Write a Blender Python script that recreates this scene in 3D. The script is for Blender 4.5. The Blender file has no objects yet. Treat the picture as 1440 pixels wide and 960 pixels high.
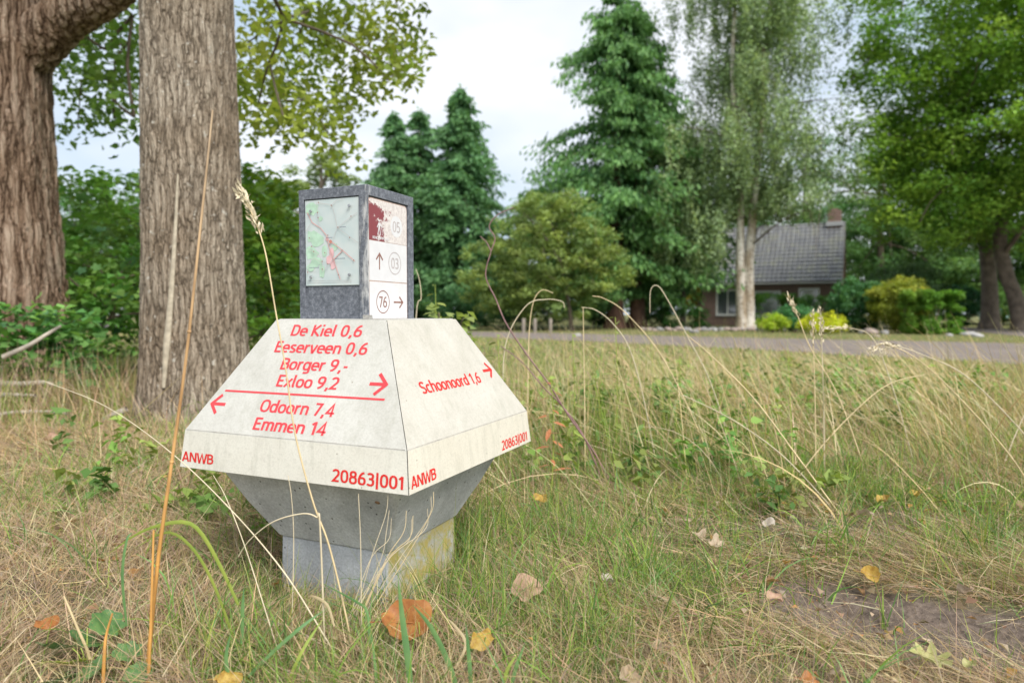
import bpy, bmesh, math, random
import numpy as np
from mathutils import Vector, Matrix

R = math.radians
sc = bpy.context.scene
COL = sc.collection

# ------------------------------------------------------------------ camera
PITCH = 0.0403
CAM_H = 0.74
F = 960.0 / 1440.0          # focal length in picture widths
cam_d = bpy.data.cameras.new('camera')
cam = bpy.data.objects.new('camera', cam_d)
COL.objects.link(cam)
cam.location = (0, 0, CAM_H)
cam.rotation_euler = (math.pi / 2 - PITCH, 0, 0)
cam_d.sensor_width = 36.0
cam_d.lens = 36.0 * F
cam_d.clip_start = 0.05
cam_d.clip_end = 2000
cam_d.dof.use_dof = True
cam_d.dof.focus_distance = 1.75
cam_d.dof.aperture_fstop = 2.8
sc.camera = cam

# ------------------------------------------------------------------ sky + sun
SUN_EL, SUN_AZ = R(46), R(148)      # azimuth measured clockwise from +Y (the view direction)
w = bpy.data.worlds.new('World')
sc.world = w
w.use_nodes = True
nt = w.node_tree
nt.nodes.clear()
wo = nt.nodes.new('ShaderNodeOutputWorld')
bg = nt.nodes.new('ShaderNodeBackground')
bg.inputs['Strength'].default_value = 0.10
sky = nt.nodes.new('ShaderNodeTexSky')
sky.sky_type = 'NISHITA'
sky.sun_disc = False
sky.sun_elevation = SUN_EL
sky.sun_rotation = SUN_AZ
tc = nt.nodes.new('ShaderNodeTexCoord')
mp = nt.nodes.new('ShaderNodeMapping')
mp.inputs['Scale'].default_value = (1.0, 1.0, 2.0)
nz = nt.nodes.new('ShaderNodeTexNoise')
nz.inputs['Scale'].default_value = 2.3
nz.inputs['Detail'].default_value = 4
nz.inputs['Roughness'].default_value = 0.5
cr = nt.nodes.new('ShaderNodeValToRGB')
cr.color_ramp.elements[0].position = 0.38
cr.color_ramp.elements[0].color = (3.6, 4.35, 5.2, 1)
cr.color_ramp.elements[1].position = 0.59
cr.color_ramp.elements[1].color = (6.1, 6.2, 6.4, 1)
mx = nt.nodes.new('ShaderNodeMix')
mx.data_type = 'RGBA'
mx.inputs[0].default_value = 0.86
nt.links.new(tc.outputs['Generated'], mp.inputs['Vector'])
nt.links.new(mp.outputs[0], nz.inputs['Vector'])
nt.links.new(nz.outputs['Fac'], cr.inputs['Fac'])
nt.links.new(sky.outputs[0], mx.inputs[6])
nt.links.new(cr.outputs[0], mx.inputs[7])
nt.links.new(mx.outputs[2], bg.inputs['Color'])
nt.links.new(bg.outputs[0], wo.inputs['Surface'])

sun_d = bpy.data.lights.new('sun', 'SUN')
sun_d.energy = 3.0
sun_d.angle = R(32)
sun_d.color = (1.0, 0.95, 0.87)
sun = bpy.data.objects.new('sun', sun_d)
COL.objects.link(sun)
sdir = Vector((math.sin(SUN_AZ) * math.cos(SUN_EL), math.cos(SUN_AZ) * math.cos(SUN_EL), math.sin(SUN_EL)))
sun.rotation_euler = sdir.to_track_quat('Z', 'Y').to_euler()
sun.location = sdir * 30

sc.view_settings.view_transform = 'Standard'
sc.view_settings.look = 'None'
sc.view_settings.gamma = 1
sc.view_settings.exposure = 0.88
sc.view_settings.use_curve_mapping = False
sc.render.engine = 'CYCLES'
sc.cycles.max_bounces = 8
sc.cycles.transparent_max_bounces = 4

# ------------------------------------------------------------------ helpers
_c, _s = math.cos(PITCH), math.sin(PITCH)
CAM = Vector((0, 0, CAM_H))


def ray(px, py):
    a = (px - 720) / 960.0
    b = (480 - py) / 960.0
    return Vector((a, _c + b * _s, -_s + b * _c))


def at(px, py, depth):          # point at a given distance along +Y
    d = ray(px, py)
    return CAM + d * (depth / d.y)


def gnd(px, py, z=0.0):
    d = ray(px, py)
    return CAM + d * ((z - CAM_H) / d.z)


def on_plane(px, py, p0, n):
    d = ray(px, py)
    return CAM + d * ((p0 - CAM).dot(n) / d.dot(n))


def tag(o, label=None, cat=None, group=None, kind=None):
    if label: o['label'] = label
    if cat: o['category'] = cat
    if group: o['group'] = group
    if kind: o['kind'] = kind
    return o


def empty(name, loc=(0, 0, 0), rz=0.0):
    o = bpy.data.objects.new(name, None)
    COL.objects.link(o)
    o.location = loc
    o.rotation_euler = (0, 0, rz)
    o.empty_display_size = 0.2
    return o


def link(name, me, mat=None, parent=None):
    if mat is not None and len(me.materials) == 0:
        me.materials.append(mat)
    o = bpy.data.objects.new(name, me)
    COL.objects.link(o)
    if parent is not None:
        o.parent = parent
    return o


def np_mesh(name, V, Q, col=None, smooth=False):
    """numpy mesh: V (n,3), Q (m,4 or 3) ; col (n,3) point colours"""
    V = np.asarray(V, dtype=np.float32)
    Q = np.asarray(Q, dtype=np.int32)
    k = Q.shape[1]
    me = bpy.data.meshes.new(name)
    me.vertices.add(len(V))
    me.vertices.foreach_set('co', V.ravel())
    me.loops.add(Q.size)
    me.loops.foreach_set('vertex_index', Q.ravel())
    me.polygons.add(len(Q))
    me.polygons.foreach_set('loop_start', np.arange(0, Q.size, k, dtype=np.int32))
    me.polygons.foreach_set('loop_total', np.full(len(Q), k, dtype=np.int32))
    if smooth:
        me.polygons.foreach_set('use_smooth', np.ones(len(Q), dtype=bool))
    if col is not None:
        a = me.color_attributes.new('Col', 'FLOAT_COLOR', 'POINT')
        c4 = np.ones((len(V), 4), dtype=np.float32)
        c4[:, :3] = col
        a.data.foreach_set('color', c4.ravel())
    me.update(calc_edges=True)
    me.validate()
    return me


def py_mesh(name, V, Fc, smooth=False):
    me = bpy.data.meshes.new(name)
    me.from_pydata([tuple(v) for v in V], [], [tuple(f) for f in Fc])
    if smooth:
        for p in me.polygons: p.use_smooth = True
    me.update()
    return me


def bm_mesh(name, bm, smooth=False):
    me = bpy.data.meshes.new(name)
    bmesh.ops.recalc_face_normals(bm, faces=bm.faces)
    bm.to_mesh(me)
    bm.free()
    if smooth:
        for p in me.polygons: p.use_smooth = True
    return me


def bm_box(bm, x0, x1, y0, y1, z0, z1):
    vs = [bm.verts.new(p) for p in ((x0, y0, z0), (x1, y0, z0), (x1, y1, z0), (x0, y1, z0),
                                    (x0, y0, z1), (x1, y0, z1), (x1, y1, z1), (x0, y1, z1))]
    for f in ((0, 3, 2, 1), (4, 5, 6, 7), (0, 1, 5, 4), (1, 2, 6, 5), (2, 3, 7, 6), (3, 0, 4, 7)):
        bm.faces.new([vs[i] for i in f])
    return vs


def box_mesh(name, x0, x1, y0, y1, z0, z1, bevel=0.0):
    bm = bmesh.new()
    bm_box(bm, x0, x1, y0, y1, z0, z1)
    if bevel > 0:
        bmesh.ops.bevel(bm, geom=bm.edges[:], offset=bevel, segments=2, profile=0.5, affect='EDGES')
    return bm_mesh(name, bm)


def smooth_path(P, n):
    """Catmull-Rom through points P -> n points"""
    P = [np.array(p, dtype=float) for p in P]
    P = [2 * P[0] - P[1]] + P + [2 * P[-1] - P[-2]]
    m = len(P) - 3
    out = []
    for t in np.linspace(0, m - 1e-9, n):
        i = int(t); u = t - i
        a, b, c, d = P[i], P[i + 1], P[i + 2], P[i + 3]
        out.append(0.5 * (2 * b + (c - a) * u + (2 * a - 5 * b + 4 * c - d) * u * u + (3 * b - a - 3 * c + d) * u ** 3))
    return np.array(out)


def tube_arrays(P, rad, k=6):
    P = np.asarray(P, dtype=float)
    n = len(P)
    rad = np.asarray(rad, dtype=float) * np.ones(n)
    T = np.gradient(P, axis=0)
    T /= np.linalg.norm(T, axis=1, keepdims=True) + 1e-12
    ref = np.array([0.0, 1.0, 0.0]) if abs(T[0] @ np.array([0, 1.0, 0])) < 0.9 else np.array([1.0, 0, 0])
    A = np.cross(T, ref); A /= np.linalg.norm(A, axis=1, keepdims=True) + 1e-12
    B = np.cross(T, A)
    th = np.linspace(0, 2 * np.pi, k, endpoint=False)
    V = P[:, None, :] + rad[:, None, None] * (np.cos(th)[None, :, None] * A[:, None, :] + np.sin(th)[None, :, None] * B[:, None, :])
    V = V.reshape(-1, 3)
    Q = []
    for i in range(n - 1):
        for j in range(k):
            j2 = (j + 1) % k
            Q.append((i * k + j, i * k + j2, (i + 1) * k + j2, (i + 1) * k + j))
    return V, np.array(Q)


def tube_mesh(name, paths, k=6):
    """paths: list of (P, rad)"""
    Vs, Qs, off = [], [], 0
    for P, r in paths:
        V, Q = tube_arrays(P, r, k)
        Vs.append(V); Qs.append(Q + off); off += len(V)
    return np_mesh(name, np.concatenate(Vs), np.concatenate(Qs), smooth=True)


# value noise in numpy (for masks and bumps)
_rg = np.random.default_rng(5)
_tab = _rg.random((256, 256))


def vnoise(x, y):
    x = np.asarray(x, dtype=float); y = np.asarray(y, dtype=float)
    xi = np.floor(x).astype(int); yi = np.floor(y).astype(int)
    fx = x - xi; fy = y - yi
    fx = fx * fx * (3 - 2 * fx); fy = fy * fy * (3 - 2 * fy)
    g = lambda a, b: _tab[a % 256, b % 256]
    return (g(xi, yi) * (1 - fx) + g(xi + 1, yi) * fx) * (1 - fy) + (g(xi, yi + 1) * (1 - fx) + g(xi + 1, yi + 1) * fx) * fy


def fbm(x, y, o=4):
    v = 0; a = 0.5; s = 0
    for i in range(o):
        v = v + a * vnoise(x * 2 ** i + 17 * i, y * 2 ** i + 31 * i); s += a; a *= 0.5
    return v / s


# ------------------------------------------------------------------ materials
def mat_new(name):
    m = bpy.data.materials.new(name)
    m.use_nodes = True
    n = m.node_tree
    b = n.nodes['Principled BSDF']
    return m, n, b


def N(n, t, **kw):
    x = n.nodes.new(t)
    for k, v in kw.items():
        if k in x.inputs: x.inputs[k].default_value = v
        else: setattr(x, k, v)
    return x


def ramp(n, src, stops):
    r = n.nodes.new('ShaderNodeValToRGB')
    e = r.color_ramp.elements
    while len(e) < len(stops): e.new(0.5)
    for i, (p, c) in enumerate(stops):
        e[i].position = p
        e[i].color = (*c, 1) if len(c) == 3 else c
    n.links.new(src, r.inputs['Fac'])
    return r


def mixc(n, fac, a, b, mode='MIX'):
    m = n.nodes.new('ShaderNodeMix'); m.data_type = 'RGBA'; m.blend_type = mode
    for i, v in ((0, fac), (6, a), (7, b)):
        if hasattr(v, 'is_output'): n.links.new(v, m.inputs[i])
        elif i == 0: m.inputs[0].default_value = v
        else: m.inputs[i].default_value = (*v, 1)
    return m.outputs[2]


def objco(n, scale=(1, 1, 1)):
    t = n.nodes.new('ShaderNodeTexCoord')
    m = n.nodes.new('ShaderNodeMapping')
    m.inputs['Scale'].default_value = scale
    n.links.new(t.outputs['Object'], m.inputs['Vector'])
    return m.outputs[0]


def bump(n, b, h, strength=0.3, dist=0.01):
    k = N(n, 'ShaderNodeBump', Strength=strength, Distance=dist)
    n.links.new(h, k.inputs['Height'])
    n.links.new(k.outputs[0], b.inputs['Normal'])


def plain(name, col, rough=0.6, noise=0.0, scale=20, metal=0.0):
    m, n, b = mat_new(name)
    b.inputs['Roughness'].default_value = rough
    b.inputs['Metallic'].default_value = metal
    if noise > 0:
        t = N(n, 'ShaderNodeTexNoise', Scale=scale, Detail=5.0)
        n.links.new(objco(n), t.inputs['Vector'])
        lo = tuple(c * (1 - noise) for c in col); hi = tuple(min(1, c * (1 + noise)) for c in col)
        r = ramp(n, t.outputs['Fac'], [(0.3, lo), (0.7, hi)])
        n.links.new(r.outputs[0], b.inputs['Base Color'])
    else:
        b.inputs['Base Color'].default_value = (*col, 1)
    return m


def foliage(name, transl=0.35, rough=0.5, spec=0.3):
    m, n, b = mat_new(name)
    a = N(n, 'ShaderNodeVertexColor', layer_name='Col')
    b.inputs['Roughness'].default_value = rough
    b.inputs['Specular IOR Level'].default_value = spec
    n.links.new(a.outputs[0], b.inputs['Base Color'])
    tr = N(n, 'ShaderNodeBsdfTranslucent')
    g = mixc(n, 1.0, a.outputs[0], (1.0, 1.0, 0.55), 'MULTIPLY')
    n.links.new(g, tr.inputs['Color'])
    mxs = N(n, 'ShaderNodeMixShader')
    mxs.inputs[0].default_value = transl
    n.links.new(b.outputs[0], mxs.inputs[1])
    n.links.new(tr.outputs[0], mxs.inputs[2])
    n.links.new(mxs.outputs[0], n.nodes['Material Output'].inputs['Surface'])
    return m


M_LEAF = foliage('leaf', 0.45)
LEAF_GAIN = 1.95
M_GRASS = foliage('grass', 0.34, 0.6, 0.25)


def leafmat(name, c1, c2, scale=30, transl=0.25, rough=0.6, spots=None):
    m, n, b = mat_new(name)
    t = N(n, 'ShaderNodeTexNoise', Scale=scale, Detail=4.0)
    n.links.new(objco(n), t.inputs['Vector'])
    col = ramp(n, t.outputs['Fac'], [(0.35, c1), (0.65, c2)]).outputs[0]
    if spots:
        v = N(n, 'ShaderNodeTexVoronoi', Scale=scale * 2.2)
        n.links.new(objco(n), v.inputs['Vector'])
        f = ramp(n, v.outputs['Distance'], [(0.10, (1, 1, 1)), (0.22, (0, 0, 0))]).outputs[0]
        col = mixc(n, f, col, spots)
    n.links.new(col, b.inputs['Base Color'])
    b.inputs['Roughness'].default_value = rough
    bump(n, b, t.outputs['Fac'], 0.4, 0.004)
    tr = N(n, 'ShaderNodeBsdfTranslucent')
    n.links.new(col, tr.inputs['Color'])
    mxs = N(n, 'ShaderNodeMixShader'); mxs.inputs[0].default_value = transl
    n.links.new(b.outputs[0], mxs.inputs[1]); n.links.new(tr.outputs[0], mxs.inputs[2])
    n.links.new(mxs.outputs[0], n.nodes['Material Output'].inputs['Surface'])
    return m


def bark(name, dark, mid, light, fx=9.0, fz=1.6, depth=0.03, lichen=None):
    m, n, b = mat_new(name)
    m.displacement_method = 'BOTH'
    co = objco(n)
    wn = N(n, 'ShaderNodeTexNoise', Scale=3.5, Detail=3.0)
    n.links.new(co, wn.inputs['Vector'])
    ad = N(n, 'ShaderNodeVectorMath', operation='MULTIPLY_ADD')
    n.links.new(wn.outputs['Color'], ad.inputs[0])
    ad.inputs[1].default_value = (0.07, 0.07, 0.2)
    n.links.new(co, ad.inputs[2])
    mp = N(n, 'ShaderNodeMapping'); mp.inputs['Scale'].default_value = (fx, fx, fz)
    n.links.new(ad.outputs[0], mp.inputs['Vector'])
    v = N(n, 'ShaderNodeTexVoronoi', feature='DISTANCE_TO_EDGE', Scale=1.0)
    n.links.new(mp.outputs[0], v.inputs['Vector'])
    mp2 = N(n, 'ShaderNodeMapping'); mp2.inputs['Scale'].default_value = (fx * 2.7, fx * 2.7, fz * 3.6)
    n.links.new(ad.outputs[0], mp2.inputs['Vector'])
    v2 = N(n, 'ShaderNodeTexVoronoi', feature='DISTANCE_TO_EDGE', Scale=1.0)
    n.links.new(mp2.outputs[0], v2.inputs['Vector'])
    fn = N(n, 'ShaderNodeTexNoise', Scale=45.0, Detail=6.0, Roughness=0.65)
    n.links.new(co, fn.inputs['Vector'])
    r1 = ramp(n, v.outputs['Distance'], [(0.02, (0, 0, 0)), (0.28, (0.8, 0.8, 0.8)), (0.5, (1, 1, 1))])
    r2 = ramp(n, v2.outputs['Distance'], [(0.0, (0, 0, 0)), (0.2, (1, 1, 1))])
    m1 = mixc(n, 0.38, r1.outputs[0], r2.outputs[0])
    h = mixc(n, 0.35, m1, fn.outputs['Fac'])
    colr = ramp(n, h, [(0.24, dark), (0.46, mid), (0.74, light)])
    bn = N(n, 'ShaderNodeTexNoise', Scale=2.2, Detail=3.0)
    n.links.new(co, bn.inputs['Vector'])
    tint = ramp(n, bn.outputs['Fac'], [(0.35, (0.86, 0.80, 0.74)), (0.65, (1.1, 1.1, 1.1))])
    col = mixc(n, 1.0, colr.outputs[0], tint.outputs[0], 'MULTIPLY')
    if lichen:
        ln = N(n, 'ShaderNodeTexNoise', Scale=24.0, Detail=5.0)
        n.links.new(co, ln.inputs['Vector'])
        lf = ramp(n, ln.outputs['Fac'], [(0.64, (0, 0, 0)), (0.72, (0.7, 0.7, 0.7))])
        col = mixc(n, lf.outputs[0], col, lichen)
    n.links.new(col, b.inputs['Base Color'])
    b.inputs['Roughness'].default_value = 0.9
    b.inputs['Specular IOR Level'].default_value = 0.15
    d = N(n, 'ShaderNodeDisplacement', Scale=depth, Midlevel=0.7)
    n.links.new(h, d.inputs['Height'])
    n.links.new(d.outputs[0], n.nodes['Material Output'].inputs['Displacement'])
    return m


M_BARK_NEAR = bark('bark_grey_brown', (0.085, 0.068, 0.052), (0.215, 0.178, 0.138), (0.345, 0.30, 0.245), 25, 3.0, 0.020, (0.50, 0.48, 0.43))
M_BARK_OLD = bark('bark_deep_furrowed', (0.06, 0.037, 0.024), (0.235, 0.165, 0.12), (0.40, 0.315, 0.25), 10.5, 0.95, 0.055)
M_BARK_FAR = plain('bark_far', (0.16, 0.125, 0.10), 0.9, 0.4, 4)
M_BARK_RED = plain('bark_reddish', (0.13, 0.07, 0.05), 0.9, 0.4, 4)
M_TWIG = plain('twig_bark', (0.11, 0.085, 0.06), 0.9, 0.3, 10)


def birch_mat():
    m, n, b = mat_new('birch_bark')
    t = N(n, 'ShaderNodeTexNoise', Scale=3.0, Detail=5.0)
    n.links.new(objco(n, (1.5, 1.5, 5)), t.inputs['Vector'])
    t2 = N(n, 'ShaderNodeTexNoise', Scale=1.4, Detail=3.0)
    n.links.new(objco(n, (2, 2, 0.6)), t2.inputs['Vector'])
    r = ramp(n, t.outputs['Fac'], [(0.33, (0.12, 0.10, 0.085)), (0.42, (0.62, 0.56, 0.49)), (0.7, (0.80, 0.76, 0.70))])
    r2 = ramp(n, t2.outputs['Fac'], [(0.4, (0.55, 0.47, 0.38)), (0.6, (1, 1, 1))])
    n.links.new(mixc(n, 1.0, r.outputs[0], r2.outputs[0], 'MULTIPLY'), b.inputs['Base Color'])
    b.inputs['Roughness'].default_value = 0.8
    return m


M_BIRCH = birch_mat()

MX, MY, MYAW = -0.5747 * 0.7, 2.767 * 0.7, -0.4189

# ------------------------------------------------------------------ ground masks (real places of soil, green turf and road)
def seg_d(x, y, a, b):
    ax, ay = a; bx, by = b
    dx, dy = bx - ax, by - ay
    t = np.clip(((x - ax) * dx + (y - ay) * dy) / (dx * dx + dy * dy), 0, 1)
    return np.hypot(x - ax - t * dx, y - ay - t * dy)


def blob(x, y, cx, cy, rx, ry):
    return np.exp(-(((x - cx) / rx) ** 2 + ((y - cy) / ry) ** 2))


def soil(x, y):
    s = 1.5 * np.exp(-(seg_d(x, y, (0.84, 1.70), (1.5, 1.36)) / 0.15) ** 2) + 0.9 * blob(x, y, 1.5, 1.42, 0.35, 0.2)
    s = s + 0.7 * blob(x, y, 1.0, 2.3, 0.5, 0.24) + 0.5 * blob(x, y, 1.8, 2.45, 0.8, 0.24) + 0.55 * blob(x, y, 0.75, 1.75, 0.28, 0.22) + 0.5 * blob(x, y, 0.6, 1.35, 0.4, 0.12)
    s = s + 0.35 * blob(x, y, -1.35, 1.75, 0.5, 0.3)
    return np.clip(s * (0.55 + 0.9 * fbm(x * 5, y * 5, 3)), 0, 1)


def green(x, y):
    g = 0.30 * (fbm(x * 1.1 + 3, y * 1.1, 3) - 0.35) * 3
    g = g + 0.8 * blob(x, y, 0.12, 1.95, 0.50, 0.5)        # lush patch right of the stem
    g = g + 0.65 * blob(x, y, -0.25, 1.42, 0.5, 0.25)      # in front of the stem
    g = g + 0.7 * blob(x, y, 1.75, 2.3, 0.7, 0.5)
    g = g + 0.8 * blob(x, y, 0.6, 3.6, 1.0, 1.2)
    g = g - 0.3 * blob(x, y, 0.85, 1.6, 0.4, 0.35)
    g = g - 0.30 * blob(x, y, -1.2, 1.55, 0.6, 0.35) + 0.3 * blob(x, y, -1.5, 2.6, 0.8, 0.5)
    g = g + 0.25 * np.clip((y - 5) / 6, 0, 1)
    return np.clip(g, 0, 1) * (1 - soil(x, y))


def gz(x, y):
    x = np.asarray(x, dtype=float); y = np.asarray(y, dtype=float)
    near = np.clip(1 - (np.hypot(x, y) - 6) / 5, 0, 1)
    z = near * (0.05 * (fbm(x * 1.3, y * 1.3, 3) - 0.5) + 0.03 * (fbm(x * 7, y * 7, 2) - 0.5))
    # a shallow ditch of bare earth at the lower right
    z = z - 0.03 * blob(x, y, MX, MY - 0.1, 0.32, 0.30) - 0.05 * np.exp(-(seg_d(x, y, (0.86, 1.70), (1.35, 1.34)) / 0.09) ** 2)
    return z


# ------------------------------------------------------------------ ground
def build_ground():
    def axis(lo, hi, mid, half, n1, n2):
        a = np.linspace(mid - half, mid + half, n1)
        g = np.geomspace(1, 1 + 60, n2) - 1
        g = g / g[-1]
        L = (mid - half) - g[1:][::-1] * ((mid - half) - lo)
        H = (mid + half) + g[1:] * (hi - (mid + half))
        return np.concatenate([L, a, H])
    xs = axis(-400, 400, 0, 3.2, 190, 40)
    ys = axis(-60, 600, 3.0, 2.6, 160, 40)
    X, Y = np.meshgrid(xs, ys)
    Z = gz(X, Y)
    V = np.stack([X.ravel(), Y.ravel(), Z.ravel()], 1)
    nx, ny = len(xs), len(ys)
    i, j = np.meshgrid(np.arange(nx - 1), np.arange(ny - 1))
    a = (j * nx + i).ravel()
    Q = np.stack([a, a + 1, a + nx + 1, a + nx], 1)
    so = soil(X, Y).ravel(); gr = green(X, Y).ravel()
    col = np.stack([so, gr, np.zeros_like(so)], 1)
    me = np_mesh('ground', V, Q, col, smooth=True)
    m, n, b = mat_new('ground_turf')
    at_ = N(n, 'ShaderNodeVertexColor', layer_name='Col')
    sp = n.nodes.new('ShaderNodeSeparateColor')
    n.links.new(at_.outputs[0], sp.inputs[0])
    co = objco(n)
    t1 = N(n, 'ShaderNodeTexNoise', Scale=60.0, Detail=8.0, Roughness=0.7)
    n.links.new(co, t1.inputs['Vector'])
    t2 = N(n, 'ShaderNodeTexNoise', Scale=1.3, Detail=5.0)
    n.links.new(co, t2.inputs['Vector'])
    t3 = N(n, 'ShaderNodeTexNoise', Scale=0.22, Detail=4.0)
    n.links.new(co, t3.inputs['Vector'])
    straw = ramp(n, t1.outputs['Fac'], [(0.3, (0.07, 0.05, 0.03)), (0.5, (0.18, 0.135, 0.085)), (0.7, (0.32, 0.255, 0.16))]).outputs[0]
    turf = ramp(n, t1.outputs['Fac'], [(0.3, (0.06, 0.085, 0.025)), (0.55, (0.15, 0.18, 0.06)), (0.75, (0.30, 0.29, 0.13))]).outputs[0]
    earth = ramp(n, t1.outputs['Fac'], [(0.3, (0.075, 0.06, 0.052)), (0.5, (0.165, 0.13, 0.108)), (0.75, (0.27, 0.22, 0.185))]).outputs[0]
    f2 = ramp(n, t2.outputs['Fac'], [(0.42, (0, 0, 0)), (0.62, (0.6, 0.6, 0.6))]).outputs[0]
    c = mixc(n, f2, straw, turf)
    f3 = ramp(n, t3.outputs['Fac'], [(0.4, (0, 0, 0)), (0.6, (0.5, 0.5, 0.5))]).outputs[0]
    c = mixc(n, f3, c, turf)
    c = mixc(n, sp.outputs[1], c, turf)
    c = mixc(n, sp.outputs[0], c, earth)
    n.links.new(c, b.inputs['Base Color'])
    b.inputs['Roughness'].default_value = 0.95
    b.inputs['Specular IOR Level'].default_value = 0.1
    bump(n, b, t1.outputs['Fac'], 0.7, 0.02)
    o = link('ground', me, m)
    tag(o, kind='structure')


build_ground()

# ------------------------------------------------------------------ road (clinker/asphalt lane and its side branch)
def build_road():
    def strip(name, pts, z, m):
        V = [(p[0], p[1], z) for p in pts]
        bm = bmesh.new()
        vs = [bm.verts.new(v) for v in V]
        bm.faces.new(vs)
        bmesh.ops.triangulate(bm, faces=bm.faces[:])
        me = bm_mesh(name, bm)
        if me.polygons[0].normal.z < 0: me.flip_normals()
        o = link(name, me, m)
        tag(o, kind='structure')
        return o
    m, n, b = mat_new('worn_paving')
    t = N(n, 'ShaderNodeTexNoise', Scale=1.2, Detail=6.0, Roughness=0.65)
    n.links.new(objco(n), t.inputs['Vector'])
    t2 = N(n, 'ShaderNodeTexNoise', Scale=40.0, Detail=3.0)
    n.links.new(objco(n), t2.inputs['Vector'])
    r = ramp(n, t.outputs['Fac'], [(0.3, (0.15, 0.122, 0.112)), (0.55, (0.20, 0.165, 0.15)), (0.75, (0.27, 0.225, 0.195))])
    r2 = ramp(n, t2.outputs['Fac'], [(0.35, (0.75, 0.75, 0.75)), (0.65, (1.12, 1.12, 1.12))])
    n.links.new(mixc(n, 1.0, r.outputs[0], r2.outputs[0], 'MULTIPLY'), b.inputs['Base Color'])
    b.inputs['Roughness'].default_value = 0.85
    far = [(-40, 57), (-14, 37.5), (0, 27.2), (6.34, 21.9), (12.5, 17.0), (17.0, 13.2), (45, -12)]
    near = [(-40, 49), (-14, 31.0), (0, 20.5), (4.35, 14.9), (7.44, 9.9), (11, 4.0), (20, -12)]
    fs = smooth_path([(*p, 0) for p in far], 40)[:, :2]
    ns = smooth_path([(*p, 0) for p in near], 40)[:, :2]
    rg = random.Random(3)
    fs = [(p[0] + rg.uniform(-.15, .15), p[1] + rg.uniform(-.15, .15)) for p in fs]
    ns = [(p[0] + rg.uniform(-.15, .15), p[1] + rg.uniform(-.15, .15)) for p in ns]
    strip('road', list(fs) + list(ns)[::-1], 0.006, m)
    # side branch between the clipped bush and the oaks
    L = [(13.6, 16.3), (15.6, 20.0), (18.0, 25.5), (20.4, 32.0), (22.0, 42.0)]
    Rr = [(20.5, 10.5), (20.6, 18.0), (21.8, 25.0), (23.6, 33.0), (25.0, 42.0)]
    Ls = smooth_path([(*p, 0) for p in L], 24)[:, :2]; Rs = smooth_path([(*p, 0) for p in Rr], 24)[:, :2]
    strip('side_road', [tuple(p) for p in Ls] + [tuple(p) for p in Rs][::-1], 0.010, m)


build_road()

# ------------------------------------------------------------------ the mushroom-shaped signpost
MX, MY, MYAW = -0.5747 * 0.7, 2.767 * 0.7, -0.4189
H1, H2, H3 = 0.350, 0.340, 0.1784
Z1, Z2, Z3 = 0.3437, 0.4397, 0.7252


def concrete(name, base, spots=True, moss=False):
    m, n, b = mat_new(name)
    co = objco(n)
    t = N(n, 'ShaderNodeTexNoise', Scale=6.0, Detail=8.0, Roughness=0.65)
    n.links.new(co, t.inputs['Vector'])
    t2 = N(n, 'ShaderNodeTexNoise', Scale=160.0, Detail=3.0)
    n.links.new(co, t2.inputs['Vector'])
    lo = tuple(c * 0.66 for c in base); hi = tuple(c * 1.18 for c in base)
    c = ramp(n, t.outputs['Fac'], [(0.3, lo), (0.7, hi)]).outputs[0]
    g = ramp(n, t2.outputs['Fac'], [(0.3, (0.82, 0.82, 0.82)), (0.7, (1.12, 1.12, 1.12))]).outputs[0]
    c = mixc(n, 1.0, c, g, 'MULTIPLY')
    v = N(n, 'ShaderNodeTexVoronoi', Scale=34.0, Randomness=1.0)
    n.links.new(co, v.inputs['Vector'])
    hole = ramp(n, v.outputs['Distance'], [(0.06, (0, 0, 0)), (0.12, (1, 1, 1))]).outputs[0]
    c = mixc(n, hole, (0.10, 0.10, 0.10), c)
    if moss:
        # yellow lichen on the shaded side
        s = n.nodes.new('ShaderNodeSeparateXYZ')
        tt = n.nodes.new('ShaderNodeTexCoord'); n.links.new(tt.outputs['Object'], s.inputs[0])
        mr = N(n, 'ShaderNodeMapRange'); n.links.new(s.outputs['X'], mr.inputs[0])
        mr.inputs[1].default_value = 0.170; mr.inputs[2].default_value = 0.1745
        mz = N(n, 'ShaderNodeMapRange'); n.links.new(s.outputs['Z'], mz.inputs[0])
        mz.inputs[1].default_value = 0.19; mz.inputs[2].default_value = 0.12
        ln = N(n, 'ShaderNodeTexNoise', Scale=18.0, Detail=6.0, Roughness=0.7)
        n.links.new(co, ln.inputs['Vector'])
        lf = ramp(n, ln.outputs['Fac'], [(0.36, (0, 0, 0)), (0.58, (0.85, 0.85, 0.85))]).outputs[0]
        mu = N(n, 'ShaderNodeMath', operation='MULTIPLY'); n.links.new(mr.outputs[0], mu.inputs[0]); n.links.new(mz.outputs[0], mu.inputs[1])
        mu2 = N(n, 'ShaderNodeMath', operation='MULTIPLY'); n.links.new(mu.outputs[0], mu2.inputs[0]); n.links.new(lf, mu2.inputs[1])
        c = mixc(n, mu2.outputs[0], c, (0.40, 0.32, 0.05))
    n.links.new(c, b.inputs['Base Color'])
    b.inputs['Roughness'].default_value = 0.88
    b.inputs['Specular IOR Level'].default_value = 0.25
    hh = mixc(n, 0.5, hole, t2.outputs['Fac'])
    bump(n, b, hh, 0.35, 0.004)
    return m


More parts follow.
